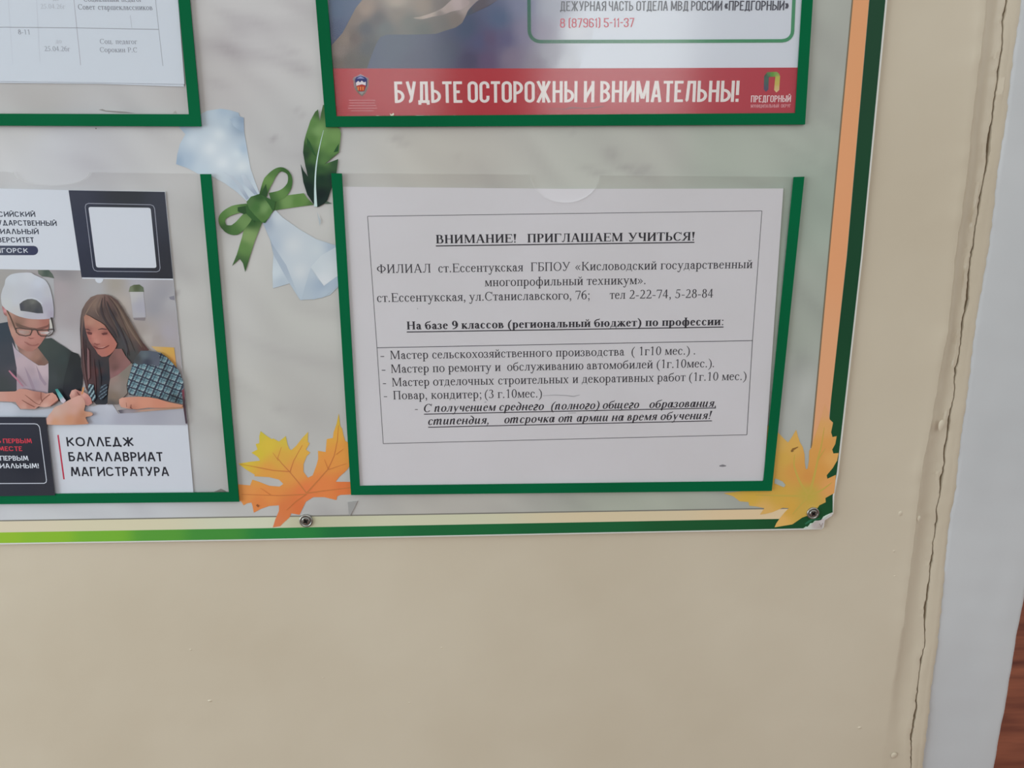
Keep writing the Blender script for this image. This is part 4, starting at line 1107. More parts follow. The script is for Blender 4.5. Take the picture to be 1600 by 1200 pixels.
# shield emblem with lines of tiny type
z_ = Z(530, 105, 8.42)
A_ = Art(Y2 - .00016)
A_.fill(z_([(280, 92), (330, 118), (392, 150), (385, 175), (388, 230), (372, 290), (345, 345), (300, 386), (250, 345), (215, 300), (190, 240), (190, 180), (172, 165), (195, 130), (235, 118)]), [(*p, c) for p, c in zip(z_([(280, 110), (190, 200), (385, 220), (240, 330), (340, 340)]), ((150, 140, 160), (120, 92, 96), (112, 92, 84), (98, 84, 70), (112, 88, 80)))], step=1.5)
A_.fill(z_([(280, 112), (340, 130), (368, 160), (362, 240), (330, 310), (298, 360), (262, 320), (225, 250), (205, 165), (225, 132)]), (56, 58, 110))
A_.fill(z_([(230, 150), (280, 118), (335, 150)]), (140, 148, 190))
A_.fill(z_([(220, 205), (250, 180), (275, 200), (295, 175), (325, 200), (350, 190), (350, 240), (300, 225), (225, 245)]), (214, 206, 210))
A_.fill(z_([(225, 245), (300, 228), (350, 245), (330, 310), (298, 320), (250, 312)]), (176, 62, 52))
for xx in (248, 280, 312):
    A_.fill(z_([(xx - 8, 258), (xx + 10, 258), (xx + 8, 305), (xx - 4, 305)]), (214, 138, 78))
A_.fill(z_([(255, 322), (335, 320), (298, 366)]), (150, 146, 144))
for k, (a, b_, y_) in enumerate(((128, 475, 435), (135, 475, 470), (130, 490, 505), (115, 505, 540), (160, 455, 573))):
    rr = random.Random(k)
    x_ = a
    while x_ < b_:
        e = min(b_, x_ + rr.uniform(14, 38))
        A_.line(z_([(x_, y_), (e, y_)]), 1.05, (206, 150, 154), raise_=False)
        x_ = e + 5
A_.build('shield_emblem', t)
# district logo
z_, zc = Z(1160, 100, 14.12), ZS(1160, 100, 14.12)
A_ = Art(Y2 - .00016)
A_.fill(z_([(480, 262), (555, 182), (600, 260), (580, 310), (575, 560), (520, 615), (470, 560)]), zc([(500, 270, (72, 92, 84)), (540, 350, (74, 98, 90)), (520, 450, (72, 92, 92)), (500, 590, (84, 76, 100)), (480, 500, (84, 76, 100))]), step=1.5)
A_.fill(z_([(480, 265), (548, 180), (760, 172), (820, 225), (800, 280), (560, 285)]), zc([(510, 240, (84, 80, 76)), (580, 210, (88, 128, 82)), (660, 225, (96, 146, 66)), (740, 210, (124, 154, 86)), (780, 270, (150, 158, 80)), (560, 270, (74, 106, 88))]), step=1.5)
A_.fill(z_([(725, 280), (770, 215), (832, 258), (812, 575), (750, 630), (700, 575)]), zc([(770, 240, (140, 158, 90)), (780, 300, (176, 170, 84)), (760, 420, (184, 168, 90)), (750, 540, (196, 170, 118)), (750, 610, (206, 180, 138))]), step=1.5)
write(A_.mb, A_.y, (1173, 159.8), (1235.6, 159.4), 10.6, [('ПРЕДГОРНЫЙ', 1173, 1235.6)], ('sans', .4, .12, False, .2), (216, 190, 192))
write(A_.mb, A_.y, (1173, 168.6), (1235.4, 168), 5.4, [('МУНИЦИПАЛЬНЫЙ', 1173, 1217), ('ОКРУГ', 1220, 1235.4)], ('sans', .45, .13, False, .2), (204, 146, 152))
A_.build('district_logo', t)
A_ = Art(Y2 - .00016)
A_.fill([(609, 177), (612, 179), (614.5, 176), (616, 178.5), (613.5, 181.5), (610.5, 181.5)], (206, 196, 176))
A_.build('paint_chip', t)
for a, b_ in ((588, 592), (650, 662), (669.5, 671), (709, 711), (1157, 1164), (1214, 1216)):
    A_ = Art(Y2 - .00016)
    A_.line([(a, 181.2 - (a - 590) * .005), (b_, 181 - (a - 590) * .005)], 1.4, (202, 176, 168))
    A_.build('paint_chip', t)
A_ = Art(Y2 - .00016)
A_.line([(855, 169), (864, 170.8), (870, 169.5), (884, 171), (890, 168.5), (902, 168.5), (915, 169.8), (930, 168), (943, 166)], [.6, 1.1, .8, 1.3, 2.4, 1.6, .9, 1.6, 1.2], (120, 68, 74))
A_.build('pencil_mark', t)

# ---------------------------------------------------------------- the student flyer
Y3 = -.0008
t = sheet('student_flyer', 'college flyer with a photo of two students writing at a table', [(-145, 291), (107, 297), (258, 299.5), (270.5, 434), (293, 663), (302.5, 773), (-112, 777)], Y3, .0003, 'coated', 'flyer')
A_ = Art(Y3)
navy = [(107, 300, (58, 62, 86)), (140, 420, (40, 46, 74)), (200, 300, (50, 54, 66)), (255, 310, (62, 66, 84)), (265, 430, (44, 46, 60)), (120, 360, (50, 56, 84)), (180, 430, (46, 52, 74))]
navy = [(q[0], q[1], tuple(v * .78 for v in q[2])) for q in navy]
A_.fill([(107, 297.3), (257.5, 299.8), (270.5, 435.5), (127.5, 433.5)], navy, step=7)
rr4 = lambda c, r: [q for i in range(4) for q in [tuple(c[i][j] + (c[i - 1][j] - c[i][j]) * r / math.dist(c[i], c[i - 1]) for j in (0, 1)), tuple(c[i][j] + ((c[i - 1][j] - c[i][j]) / math.dist(c[i], c[i - 1]) + (c[(i + 1) % 4][j] - c[i][j]) / math.dist(c[i], c[(i + 1) % 4])) * r * .28 for j in (0, 1)), tuple(c[i][j] + (c[(i + 1) % 4][j] - c[i][j]) * r / math.dist(c[i], c[(i + 1) % 4]) for j in (0, 1))]]
A_.line(rr4([(132.4, 317.7), (241, 320), (250.7, 424.7), (146, 423.7)], 6), 1.0, (150, 153, 168), closed=True)
A_.fill(rr4([(138, 323.3), (235.3, 324.7), (244.7, 418.7), (150.4, 418)], 3), (203, 207, 217))
A_.build('dark_panel', t)
A_ = Art(Y3)
nv = (34, 40, 62)
for txt, x0, x1, y0, y1, cap in (('РОССИЙСКИЙ', -27, 55.5, 338.7, 338.9, 8.3), ('ГОСУДАРСТВЕННЫЙ', -28, 89, 351.8, 353.1, 8.3), ('СОЦИАЛЬНЫЙ', -27, 60.8, 365.4, 366, 8.2), ('УНИВЕРСИТЕТ', -28, 53.5, 378.8, 378.9, 8.2)):
    write(A_.mb, A_.y, (x0, y0), (x1, y1), cap, [(txt, x0, x1)], ('sans', .72, .165, True, .22), nv)
A_.build('title_text', t)
A_ = Art(Y3)
A_.fill([(-46, 383.5), (52, 384.2)] + arc(52.4, 391.4, 7.3, -90, 90) + [(-46, 398.8)], [(-30, 390, (40, 44, 70)), (10, 390, (52, 58, 82)), (50, 392, (38, 42, 78))], step=5)
write(A_.mb, A_.y, (-30, 395), (44, 395.1), 7.4, [('ПЯТИГОРСК', -30, 44)], ('sans', .74, .15, True, .3), (203, 207, 217))
A_.build('city_tag', t)
A_ = Art(Y3)
dk = (24, 28, 42)
write(A_.mb, A_.y, (105, 697.5), (209.5, 697.5), 14.6, [('КОЛЛЕДЖ', 105, 209.5)], ('sans', .74, .162, True, .22), dk)
write(A_.mb, A_.y, (108, 720.8), (255, 720.8), 14.5, [('БАКАЛАВРИАТ', 108, 255)], ('sans', .74, .162, True, .22), dk)
write(A_.mb, A_.y, (111.3, 744), (264.5, 743.8), 14.3, [('МАГИСТРАТУРА', 111.3, 264.5)], ('sans', .74, .162, True, .22), dk)
A_.line([(90.6, 679.5), (100, 749)], 2.4, (186, 50, 78))
A_.build('degree_text', t)
soft = blend.__defaults__
blend.__defaults__ = (1.3,)
# the printed photograph of the students
A_ = Art(Y3 + .00001)
A_.fill([(-140, 418.5), (127, 422.5), (128.5, 435.5), (270.5, 437.5), (293, 664), (-119, 662)], [(-100, 450, (150, 150, 150)), (0, 440, (156, 152, 150)), (100, 424, (138, 134, 138)), (92, 450, (164, 154, 158)), (110, 500, (162, 154, 158)), (100, 530, (176, 172, 176)), (120, 545, (180, 174, 178)), (150, 450, (168, 166, 170)), (180, 445, (160, 152, 144)), (190, 475, (176, 166, 160)), (215, 440, (170, 168, 176)), (240, 480, (150, 148, 156)), (255, 460, (152, 150, 158)), (262, 520, (166, 160, 168)), (220, 515, (160, 150, 146)), (232, 530, (176, 168, 164)), (245, 530, (160, 150, 148)), (268, 470, (170, 168, 172))], step=7)
A_.fill([(59, 422), (76, 421.6), (82, 428), (85, 435), (76, 433), (66, 432), (60, 428)], [(62, 425, (100, 108, 98)), (72, 427, (64, 80, 72)), (82, 432, (84, 94, 86))], step=2)
A_.fill([(66, 433), (84, 435), (86, 500), (84, 500)], (168, 168, 172))
A_.fill([(201, 456), (203, 448), (209, 445), (218, 444.5), (224, 449), (225, 456)], [(203, 452, (116, 124, 100)), (214, 450, (78, 88, 60)), (223, 454, (96, 108, 88))], step=2)
A_.fill([(203, 456), (224, 456), (228, 496), (208, 496.5)], [(205, 460, (184, 182, 182)), (220, 480, (166, 164, 176)), (210, 495, (172, 170, 176))], step=4)
A_.fill([(208, 496.5), (227, 496), (226, 501), (210, 500)], (132, 124, 128))
A_.fill([(147.5, 435.5), (162, 435.8)] + arc(155, 436, 6.5, 0, 180), (203, 207, 217))
A_.fill([(264, 464), (272, 462), (273, 469), (266, 468)], (128, 126, 138))
A_.fill([(236, 541), (272, 543), (276, 574), (258, 560)], [(240, 543, (196, 164, 110)), (265, 548, (200, 158, 80)), (270, 565, (204, 150, 84))], step=4)
# table and papers
A_.fill([(-120, 626), (-40, 627), (18, 629), (26, 633), (32, 640), (55, 641), (90, 637), (110, 631), (146, 635), (153, 633), (160, 627.5), (168, 627), (176, 632), (185, 646), (215, 645), (289, 638), (293, 664), (-119, 662)], [(-60, 640, (170, 174, 186)), (10, 634, (186, 190, 202)), (40, 650, (172, 176, 188)), (160, 645, (178, 180, 192)), (150, 655, (172, 176, 190)), (190, 655, (164, 164, 178)), (240, 650, (160, 160, 172)), (285, 650, (168, 168, 178)), (168, 629, (190, 192, 204))], step=5)
A_.fill([(184, 641), (200, 639), (220, 640), (286, 634.5), (288, 638), (222, 643), (200, 645.5), (188, 646)], [(186, 644, (90, 86, 98)), (200, 643, (150, 142, 150)), (230, 641, (192, 152, 134)), (285, 636, (190, 146, 116))], step=3)
# the boy's jacket and shirt
A_.fill([(-125, 520), (-60, 508), (0, 505), (12, 503), (17, 520), (22, 535), (25, 552), (28, 590), (27, 613), (-120, 616)], [(-60, 560, (46, 50, 62)), (5, 515, (44, 54, 66)), (15, 560, (54, 58, 68)), (5, 600, (56, 60, 62)), (24, 580, (70, 66, 76))], step=6)
A_.fill([(19, 535), (24, 545), (30, 550), (45, 561), (60, 571), (70, 571), (76, 567), (77, 590), (76, 615), (26, 616), (26, 575)], [(24, 550, (170, 156, 168)), (35, 565, (180, 160, 168)), (30, 600, (160, 140, 152)), (50, 580, (164, 146, 156)), (55, 600, (156, 142, 156)), (68, 580, (186, 166, 174)), (72, 600, (166, 148, 158)), (62, 572, (192, 172, 178))], step=4)
for q in ([(38, 572), (48, 590), (56, 610), (52, 612), (44, 592)], [(56, 570), (66, 590), (73, 600), (70, 603), (62, 592)]):
    A_.fill(q, (150, 132, 146))
A_.fill([(24, 533), (45, 545), (62, 539), (74, 552), (76, 567), (70, 571), (60, 570.5), (45, 560.5), (30, 549.5)], [(28, 540, (130, 98, 88)), (45, 553, (160, 122, 112)), (58, 558, (150, 112, 98)), (70, 560, (116, 92, 82)), (62, 566, (120, 86, 76))], step=3)
A_.fill([(58, 542), (70, 529), (80, 528), (90, 535), (100, 541), (113, 550), (122, 553), (126, 560), (126.5, 572), (129.5, 588), (129, 600), (126, 614), (112, 626), (96, 628), (82, 622), (75, 613), (76, 590), (75.5, 565)], [(66, 540, (60, 68, 64)), (85, 545, (56, 64, 62)), (85, 590, (58, 64, 66)), (100, 560, (50, 60, 60)), (115, 560, (34, 36, 38)), (120, 590, (34, 36, 44)), (105, 610, (34, 34, 44)), (95, 585, (50, 56, 56)), (92, 620, (46, 50, 54))], step=4)
A_.fill([(111, 549.5), (122, 553), (126, 560), (126.5, 572), (129.5, 588), (129, 600), (125, 614), (111, 626), (97, 624), (98, 606), (101, 588), (107, 566)], [(115, 556, (32, 34, 36)), (124, 590, (28, 30, 36)), (104, 612, (28, 28, 38)), (102, 590, (40, 44, 46))], step=3)
# the boy's head
A_.fill([(3, 478), (10, 483), (13, 491), (10, 494), (6, 491)], [(4, 480, (168, 112, 112)), (9, 486, (200, 140, 144)), (8, 492, (140, 90, 84))], step=2)
A_.fill([(9, 483), (20, 489), (30, 495), (45, 498), (60, 498.5), (77, 496), (77, 508), (74.5, 519), (70, 528), (64, 537), (58, 544), (50, 549), (42, 549), (32, 544), (25, 538), (18, 524), (13, 508)], [(14, 492, (170, 130, 116)), (30, 500, (146, 108, 94)), (50, 503, (172, 126, 112)), (72, 503, (160, 104, 92)), (20, 518, (180, 136, 122)), (40, 520, (176, 132, 122)), (50, 528, (180, 124, 114)), (35, 533, (178, 128, 120)), (62, 525, (176, 118, 108)), (56, 540, (166, 112, 102)), (46, 546, (156, 108, 98)), (66, 530, (166, 114, 104)), (28, 505, (124, 94, 80))], step=3)
A_.fill([(2, 471), (1.5, 462), (4, 452), (7, 445), (9, 436), (16, 429.5), (25, 427), (36, 426), (47, 426), (55, 430), (64, 434), (71, 438.5), (77, 448), (81, 462), (83.5, 478), (84, 491), (82.5, 497), (72, 498.5), (60, 499), (45, 498), (30, 494.5), (20, 490), (10, 484), (3.5, 477)], [(20, 435, (190, 194, 202)), (45, 432, (194, 196, 204)), (60, 442, (190, 194, 206)), (12, 455, (184, 186, 192)), (35, 455, (184, 186, 194)), (60, 460, (178, 180, 192)), (75, 455, (180, 180, 188)), (12, 475, (188, 190, 192)), (25, 485, (186, 184, 186)), (76, 480, (168, 164, 178)), (80, 492, (160, 152, 168)), (45, 495, (174, 172, 182)), (68, 495, (178, 174, 186)), (25, 470, (186, 188, 196))], step=4, smooth=True)
A_.line([(31, 473), (38, 467.5), (49, 465.5), (58, 468), (66, 475)], 1.6, (192, 194, 202), smooth=True)
A_.fill([(30.5, 475), (36, 470.5), (43, 467.5), (50, 467), (57, 469), (63, 474), (66, 480), (67.5, 489.5), (58, 489.5), (44, 487), (32, 485.5), (31, 480)], [(33, 480, (66, 66, 76)), (42, 475, (84, 84, 84)), (51, 472, (106, 106, 102)), (46, 482, (72, 72, 74)), (60, 480, (70, 70, 74)), (58, 486, (60, 62, 70)), (53, 478, (80, 80, 82))], step=2)
A_.fill([(24, 504), (34, 508), (46, 511.5), (57, 513), (72, 509), (77, 506), (75, 511), (66, 515), (50, 516), (34, 513), (26, 510)], [(28, 507, (104, 78, 68)), (45, 513, (112, 82, 74)), (70, 511, (120, 76, 68))], step=2)
A_.line([(11, 485), (16, 495), (20, 505), (24.5, 516)], 1.7, (84, 66, 54))
A_.line([(24.5, 513), (25.5, 519), (30, 523), (40, 525), (47, 523.5), (49.5, 518), (49.5, 514.5), (40, 514), (30, 512.5)], 1.5, (72, 58, 52), closed=True)
A_.fill([(29, 516), (46, 517), (46, 521), (38, 523), (30, 520)], [(30, 518, (168, 144, 140)), (44, 520, (160, 132, 122))], step=2)
A_.line([(49, 516), (54, 514.5), (58, 516)], 2.0, (78, 62, 56))
A_.line([(57.5, 516), (60, 522), (64, 525), (76, 525), (81, 522), (84.5, 517), (84, 514.5), (72, 515.5), (60, 516)], 1.6, (70, 56, 50), closed=True)
A_.fill([(62, 518), (74, 518), (78, 519), (74, 522.5), (64, 522)], [(64, 520, (176, 154, 150)), (76, 520, (190, 180, 180))], step=2)
A_.fill([(77, 500), (80, 497), (83.5, 512), (78, 513)], (188, 184, 178))
A_.line([(80, 496), (82, 506), (84.3, 518)], [2.6, 1.6, 1.8], (52, 46, 46))
A_.line([(44, 527.5), (48, 529), (52, 528)], [.8, 1.6, .8], (140, 88, 82))
A_.line([(38, 534), (46, 539), (54, 539.5), (60, 537)], [.8, 1.4, 1.4, .8], (142, 88, 82), smooth=True)
# the girl
A_.fill([(124.8, 515), (125.5, 497), (128, 484), (134, 473), (142, 464), (152, 460.3), (164, 459.7), (173, 462), (183, 469), (191, 480), (198, 492), (206, 506), (214, 521), (223, 535), (233, 547), (222, 551), (214, 560), (207, 568), (198, 566), (190, 575), (180, 620), (165, 632), (150, 632), (140, 618), (134, 606), (130.5, 592), (127, 568), (126, 540)], [(130, 490, (92, 76, 72)), (140, 472, (110, 88, 80)), (155, 464, (120, 98, 90)), (150, 475, (124, 102, 90)), (165, 468, (104, 78, 74)), (175, 470, (84, 62, 60)), (160, 485, (66, 52, 52)), (180, 490, (62, 50, 50)), (190, 495, (92, 76, 68)), (200, 510, (104, 86, 74)), (210, 525, (98, 76, 68)), (185, 520, (48, 46, 50)), (195, 535, (60, 60, 64)), (205, 540, (76, 66, 64)), (225, 544, (82, 52, 50)), (210, 552, (62, 62, 62)), (196, 555, (52, 56, 56)), (128, 520, (56, 46, 50)), (130, 550, (64, 46, 48)), (133, 580, (78, 52, 52)), (142, 560, (62, 44, 46)), (150, 580, (80, 46, 46)), (155, 570, (40, 42, 48)), (162, 590, (28, 34, 44)), (165, 620, (30, 36, 44)), (148, 615, (36, 42, 52)), (140, 600, (74, 48, 50)), (175, 575, (40, 42, 46))], step=4)
for q, w, c in (([(150, 464), (138, 474), (131, 490), (128, 515), (127.5, 545)], 2.0, (104, 84, 78)), ([(154, 463), (144, 474), (136, 487), (132, 493)], 2.2, (124, 102, 90)), ([(158, 463), (152, 475), (150, 485), (155, 495)], 2.6, (112, 92, 84)), ([(163, 462), (164, 478), (170, 496), (180, 515), (186, 530)], 3.0, (74, 58, 56)), ([(160, 465), (158, 482), (163, 498), (174, 514), (182, 528)], 3.0, (58, 46, 48)), ([(168, 463), (178, 478), (188, 498), (198, 520), (206, 540)], 3.0, (86, 68, 62)), ([(172, 464), (184, 478), (195, 498), (207, 520), (222, 543)], 3.4, (112, 92, 80)), ([(176, 468), (190, 486), (201, 506), (213, 526), (227, 546)], 2.4, (96, 78, 68)), ([(166, 470), (174, 490), (186, 512), (196, 536), (202, 556)], 3.2, (54, 46, 50)), ([(180, 505), (190, 525), (197, 545), (198, 560)], 3, (66, 62, 66)), ([(190, 512), (202, 532), (210, 550)], 2.6, (70, 64, 64)), ([(129, 525), (130, 555), (133, 585), (138, 608)], 2.6, (88, 62, 62)), ([(133, 530), (134, 560), (137, 592)], 2.0, (58, 42, 44)), ([(146, 560), (148, 590), (150, 618)], 3, (74, 46, 48)), ([(153, 562), (156, 590), (156, 622)], 3.4, (44, 40, 46))):
    A_.line(q, [.5] + [w] * (len(q) - 2) + [.5], c, smooth=True)
A_.fill([(136, 543), (139.5, 548), (140.5, 590), (137.5, 594), (136, 570)], (112, 80, 82))
A_.fill([(170, 560), (180, 545), (190, 545), (196, 556), (204, 566), (205, 571), (196, 578), (186, 590), (172, 592), (171, 575)], [(176, 560, (110, 76, 72)), (188, 555, (128, 88, 84)), (198, 568, (130, 92, 90)), (180, 575, (100, 70, 66)), (185, 582, (134, 92, 94)), (174, 588, (128, 92, 92))], step=3)
A_.fill([(172, 592), (184, 586), (195, 577), (206, 567), (207, 572), (201, 590), (198, 602), (199, 614), (190, 624), (183, 632), (168, 632), (169, 610)], [(178, 592, (140, 118, 112)), (195, 585, (120, 112, 104)), (185, 605, (136, 122, 116)), (178, 620, (120, 104, 92)), (195, 605, (126, 116, 110)), (175, 630, (84, 78, 76))], step=3)
A_.fill([(131, 495), (134, 491.5), (140, 494), (148, 499), (156, 503), (163, 508), (168, 515), (173, 522), (178, 529), (183, 537), (181, 543), (177, 549), (172, 554), (166, 557), (159, 557.5), (153, 553), (149, 546), (144, 540), (139, 532), (135.5, 522), (132.5, 510)], [(134, 495, (158, 112, 96)), (142, 503, (168, 122, 106)), (156, 508, (166, 114, 98)), (138, 516, (136, 86, 78)), (146, 525, (180, 118, 106)), (150, 534, (182, 124, 112)), (140, 528, (158, 96, 88)), (164, 528, (172, 108, 96)), (176, 535, (164, 102, 90)), (170, 546, (166, 100, 86)), (158, 553, (162, 100, 90)), (147, 540, (130, 76, 70)), (165, 520, (140, 84, 76))], step=3)
A_.line([(133, 514), (137, 514.5), (141, 516.5)], [.8, 1.8, .8], (74, 46, 46))
A_.line([(153, 515), (159, 513.6), (167, 514.6)], [.8, 1.8, 1], (70, 44, 44))
A_.fill([(135, 519), (139, 518), (144, 520), (143, 523), (138, 522.5)], (92, 48, 48))
A_.fill([(158, 521), (163, 519.5), (168, 519.5), (167, 522.5), (161, 523.5)], (92, 46, 44))
A_.line([(147, 536), (151, 538.5), (156, 537.5)], [.8, 1.8, .8], (130, 72, 66))
A_.line([(146, 541), (152, 544), (160, 544), (166, 542), (170, 539.5)], [1, 2.4, 2.0, 1.6, 1], (108, 52, 50), smooth=True)
A_.line([(153, 543.2), (160, 543), (165, 541.4)], [.3, 1.1, .3], (190, 140, 130), smooth=True)


def plaid(x_, y_):
    u_, v_ = x_ * .94 + y_ * .42, y_ * .96 - x_ * .36
    a = (u_ % 13.0), (v_ % 11.0)
    c = (104, 136, 146)
    if a[0] < 3.0 or a[1] < 2.6: c = (44, 48, 64)
    elif 5.5 < a[0] < 7 or 5 < a[1] < 6.2: c = (62, 76, 90)
    elif a[0] > 11.6 or a[1] > 9.8: c = (148, 168, 174)
    s_ = 1 - .35 * math.exp(-((x_ - 262 + (y_ - 590) * -.35) / 7) ** 2) - (.3 if y_ > 616 else 0)
    return tuple(min(.9, lin(v) / K * s_) for v in c)


A_.fill([(200, 596), (206, 572), (212, 562), (222, 552), (238, 549), (251, 551), (262, 559), (272, 570), (280, 580), (286, 596), (287.5, 612), (289, 632), (280, 630), (262, 626), (240, 621), (220, 619.5), (202, 617), (199, 606)], plaid, step=1.15)
A_.fill([(208, 566), (212, 558), (220, 548), (234, 548), (248, 551), (250, 562), (248, 573), (240, 571), (230, 568), (216, 570)], [(214, 560, (62, 64, 66)), (226, 555, (86, 96, 104)), (240, 556, (78, 84, 98)), (246, 568, (84, 88, 102)), (230, 566, (54, 58, 72))], step=2.5)
A_.fill([(284, 610), (287.5, 606), (292.5, 662), (290, 662), (286, 634)], [(286, 612, (110, 54, 66)), (288, 630, (60, 44, 50)), (291, 658, (70, 54, 64))], step=3)
A_.fill([(138, 600), (146, 601), (147, 610), (150, 622), (146, 628), (140, 622), (138, 612)], lambda x_, y_: tuple(lin(v) / K for v in ((134, 158, 166) if (x_ * 1.1 + y_ * .7) % 7 < 3 else (36, 48, 62))), step=1.2)
A_.fill([(158, 602), (168, 600), (167, 616), (158, 626), (154, 620)], lambda x_, y_: tuple(lin(v) / K for v in ((96, 112, 124) if (x_ * .8 + y_ * 1.1) % 6 < 1.6 else (34, 40, 52))), step=1.2)
# hands and pencils
skin = [(0, 620, (186, 138, 126)), (20, 618, (184, 132, 118)), (35, 612, (182, 130, 116)), (45, 618, (180, 130, 116)), (30, 628, (182, 128, 116)), (45, 634, (170, 116, 104)), (60, 618, (160, 108, 96)), (65, 628, (186, 136, 124)), (78, 620, (190, 140, 126)), (84, 628, (184, 128, 114)), (70, 634, (196, 154, 142)), (62, 622, (150, 98, 84)), (38, 636, (186, 140, 128))]
A_.line([(14, 579), (20, 586), (26, 592), (36, 604)], [2, 3, 2.6, 1.4], (168, 108, 126))
A_.fill([(-118, 614), (0, 612), (24, 611.5), (30, 607.5), (40, 608), (52, 611), (66, 613), (72, 615), (82, 613.5), (87, 617), (91, 624), (84, 631), (78, 635), (70, 636.5), (60, 635), (55, 639), (46, 639), (32, 639), (28, 634), (24, 628), (0, 627), (-118, 628)], skin, step=3)
for q in ([(39, 617), (48, 624), (56, 630), (63, 633)], [(62, 632), (68, 624), (78, 616)], [(78, 635), (86, 629), (91, 625)], [(64, 612), (64, 622), (66, 628)], [(34, 625), (44, 631), (54, 636)]):
    A_.line(q, [.6, 1.5, 1.3, .6], (130, 80, 68), smooth=True)
A_.fill([(86, 608.5), (90, 607.5), (96, 616), (103, 626), (99, 630), (95, 628)], [(88, 610, (50, 130, 124)), (94, 617, (88, 156, 160)), (100, 627, (190, 178, 190))], step=2)
A_.fill([(108.5, 618), (112, 610), (118, 608), (124, 611), (130, 612), (137, 616), (142, 622), (144, 630), (138, 634), (130, 632), (122, 628), (112, 626)], [(113, 614, (196, 150, 140)), (122, 616, (150, 96, 88)), (130, 618, (200, 148, 138)), (138, 624, (178, 120, 114)), (112, 622, (176, 128, 118)), (132, 629, (160, 108, 102))], step=2.2)
A_.line([(120, 612), (124, 617), (126, 620)], [.8, 2, .8], (100, 58, 52))
A_.line([(130.5, 605), (129.5, 611), (127.5, 616)], [3, 2.6, 1.6], (196, 134, 86))
A_.fill([(71, 663), (74, 652), (80, 644), (86, 636), (96, 632), (106, 626), (118, 620), (126, 618), (132, 626), (133, 634), (132, 642), (142, 644), (145, 647), (142, 650), (134, 652), (136, 658), (133, 663)], [(76, 655, (194, 152, 140)), (88, 642, (190, 158, 146)), (100, 636, (188, 150, 138)), (118, 626, (196, 150, 140)), (115, 640, (190, 146, 134)), (110, 655, (186, 132, 104)), (130, 648, (170, 118, 92)), (140, 647, (186, 140, 118)), (125, 658, (172, 116, 88)), (85, 660, (190, 140, 112))], step=3, smooth=True)
A_.fill([(186, 630), (186, 624), (190, 621.5), (200, 620.5), (216, 619.8), (232, 620.5), (246, 623), (262, 628), (286, 633), (284, 636), (262, 637), (242, 637.5), (232, 637), (214, 639.5), (200, 638.5), (189, 636)], [(188, 626, (198, 146, 130)), (205, 628, (192, 134, 114)), (225, 628, (196, 134, 112)), (250, 630, (190, 126, 104)), (275, 634, (186, 130, 104)), (205, 637, (170, 112, 94)), (195, 635, (190, 140, 124))], step=3)
A_.line([(205, 632), (204, 637), (207, 639)], [.8, 1.8, .8], (112, 66, 58))
A_.line([(197, 629), (198, 636)], [.6, 1.2], (150, 98, 84))
A_.build('photo_print', t)
blend.__defaults__ = soft
# dark slogan box over the picture's corner
A_ = Art(Y3 - .0022 if False else A_.y - .00002)
A_.fill([(-120, 651), (71.5, 652), (86, 774), (-112, 777)], [(-50, 700, (26, 28, 44)), (30, 660, (30, 32, 48)), (70, 660, (32, 32, 44)), (40, 720, (24, 26, 40)), (80, 765, (38, 38, 48)), (20, 765, (34, 36, 48))], step=8)
A_.line([(-100, 662), (54, 662.2), (58, 663), (61, 666), (62, 669), (72.6, 750), (72, 753.5), (69, 755.2), (-95, 756)], 1.25, (184, 188, 200))
write(A_.mb, A_.y, (-36, 692.5), (50.2, 692.5), 7.2, [('БЫТЬ', -36, 2), ('ПЕРВЫМ', 5.2, 50.2)], ('sans', .72, .17, True, .2), (188, 48, 66))
write(A_.mb, A_.y, (-9, 704.7), (35, 704.7), 7.2, [('ВМЕСТЕ', -9, 35)], ('sans', .72, .17, True, .2), (188, 48, 66))
write(A_.mb, A_.y, (-12, 719.7), (44.7, 719.7), 7.6, [('С', -12, -6), ('ПЕРВЫМ', .6, 44.7)], ('sans', .72, .15, True, .2), (203, 207, 217))
write(A_.mb, A_.y, (-26, 731.7), (61, 731.6), 7.6, [('СОЦИАЛЬНЫМ!', -26, 61)], ('sans', .72, .15, True, .2), (203, 207, 217))
A_.build('slogan_box', t)

# ---------------------------------------------------------------- the pages with a printed table
Y4 = -.00085
t2 = sheet('typed_schedule', 'lower page peeping out beneath the page with a printed table', [(-225, -300), (-190, 128), (150, 131), (287.5, 135.5), (286, 110), (260, -300)], Y4 + .0004, .0002, 'blue_paper')
t = sheet('typed_schedule', 'white page with a printed table, its dates and names in small type', [(-225, -390), (-190, 125), (0, 127), (150, 129), (288.3, 131.5), (278, 0), (247, -390)], Y4, .0003, 'blue_paper')
A_ = Art(Y4)
for pts, w, c in (([(-180, 41), (0, 42.5), (120, 43.6), (248, 46)], 1.1, (148, 150, 160)), ([(104, -150), (115.5, 0), (126, 102)], .9, (168, 166, 178)), ([(225, -150), (243, 0), (248, 46), (254.5, 103)], .9, (158, 162, 172)), ([(45, -150), (57, 0), (62.5, 98)], .8, (190, 195, 206)), ([(3, -150), (13, 0), (20, 100)], .8, (192, 197, 208)), ([(203.5, 24), (206, 43.5)], .8, (176, 180, 190)), ([(-200, -60), (240, -53)], 1.0, (150, 152, 162))):
    A_.line(pts, w, c, raise_=False)
A_.build('table_grid', t)
A_ = Art(Y4 - .00002)
lt, md = (172, 175, 186), (134, 136, 148)
write(A_.mb, A_.y, (131, 2.5), (222, 2.8), 8.2, [('Социальный', 131, 186), ('педагог', 190, 222)], REG, (120, 122, 132))
write(A_.mb, A_.y, (122.5, 14.9), (238.4, 15.8), 8.2, [('Совет', 122.5, 149), ('старшеклассников', 153.5, 238.4)], REG, (116, 118, 130))
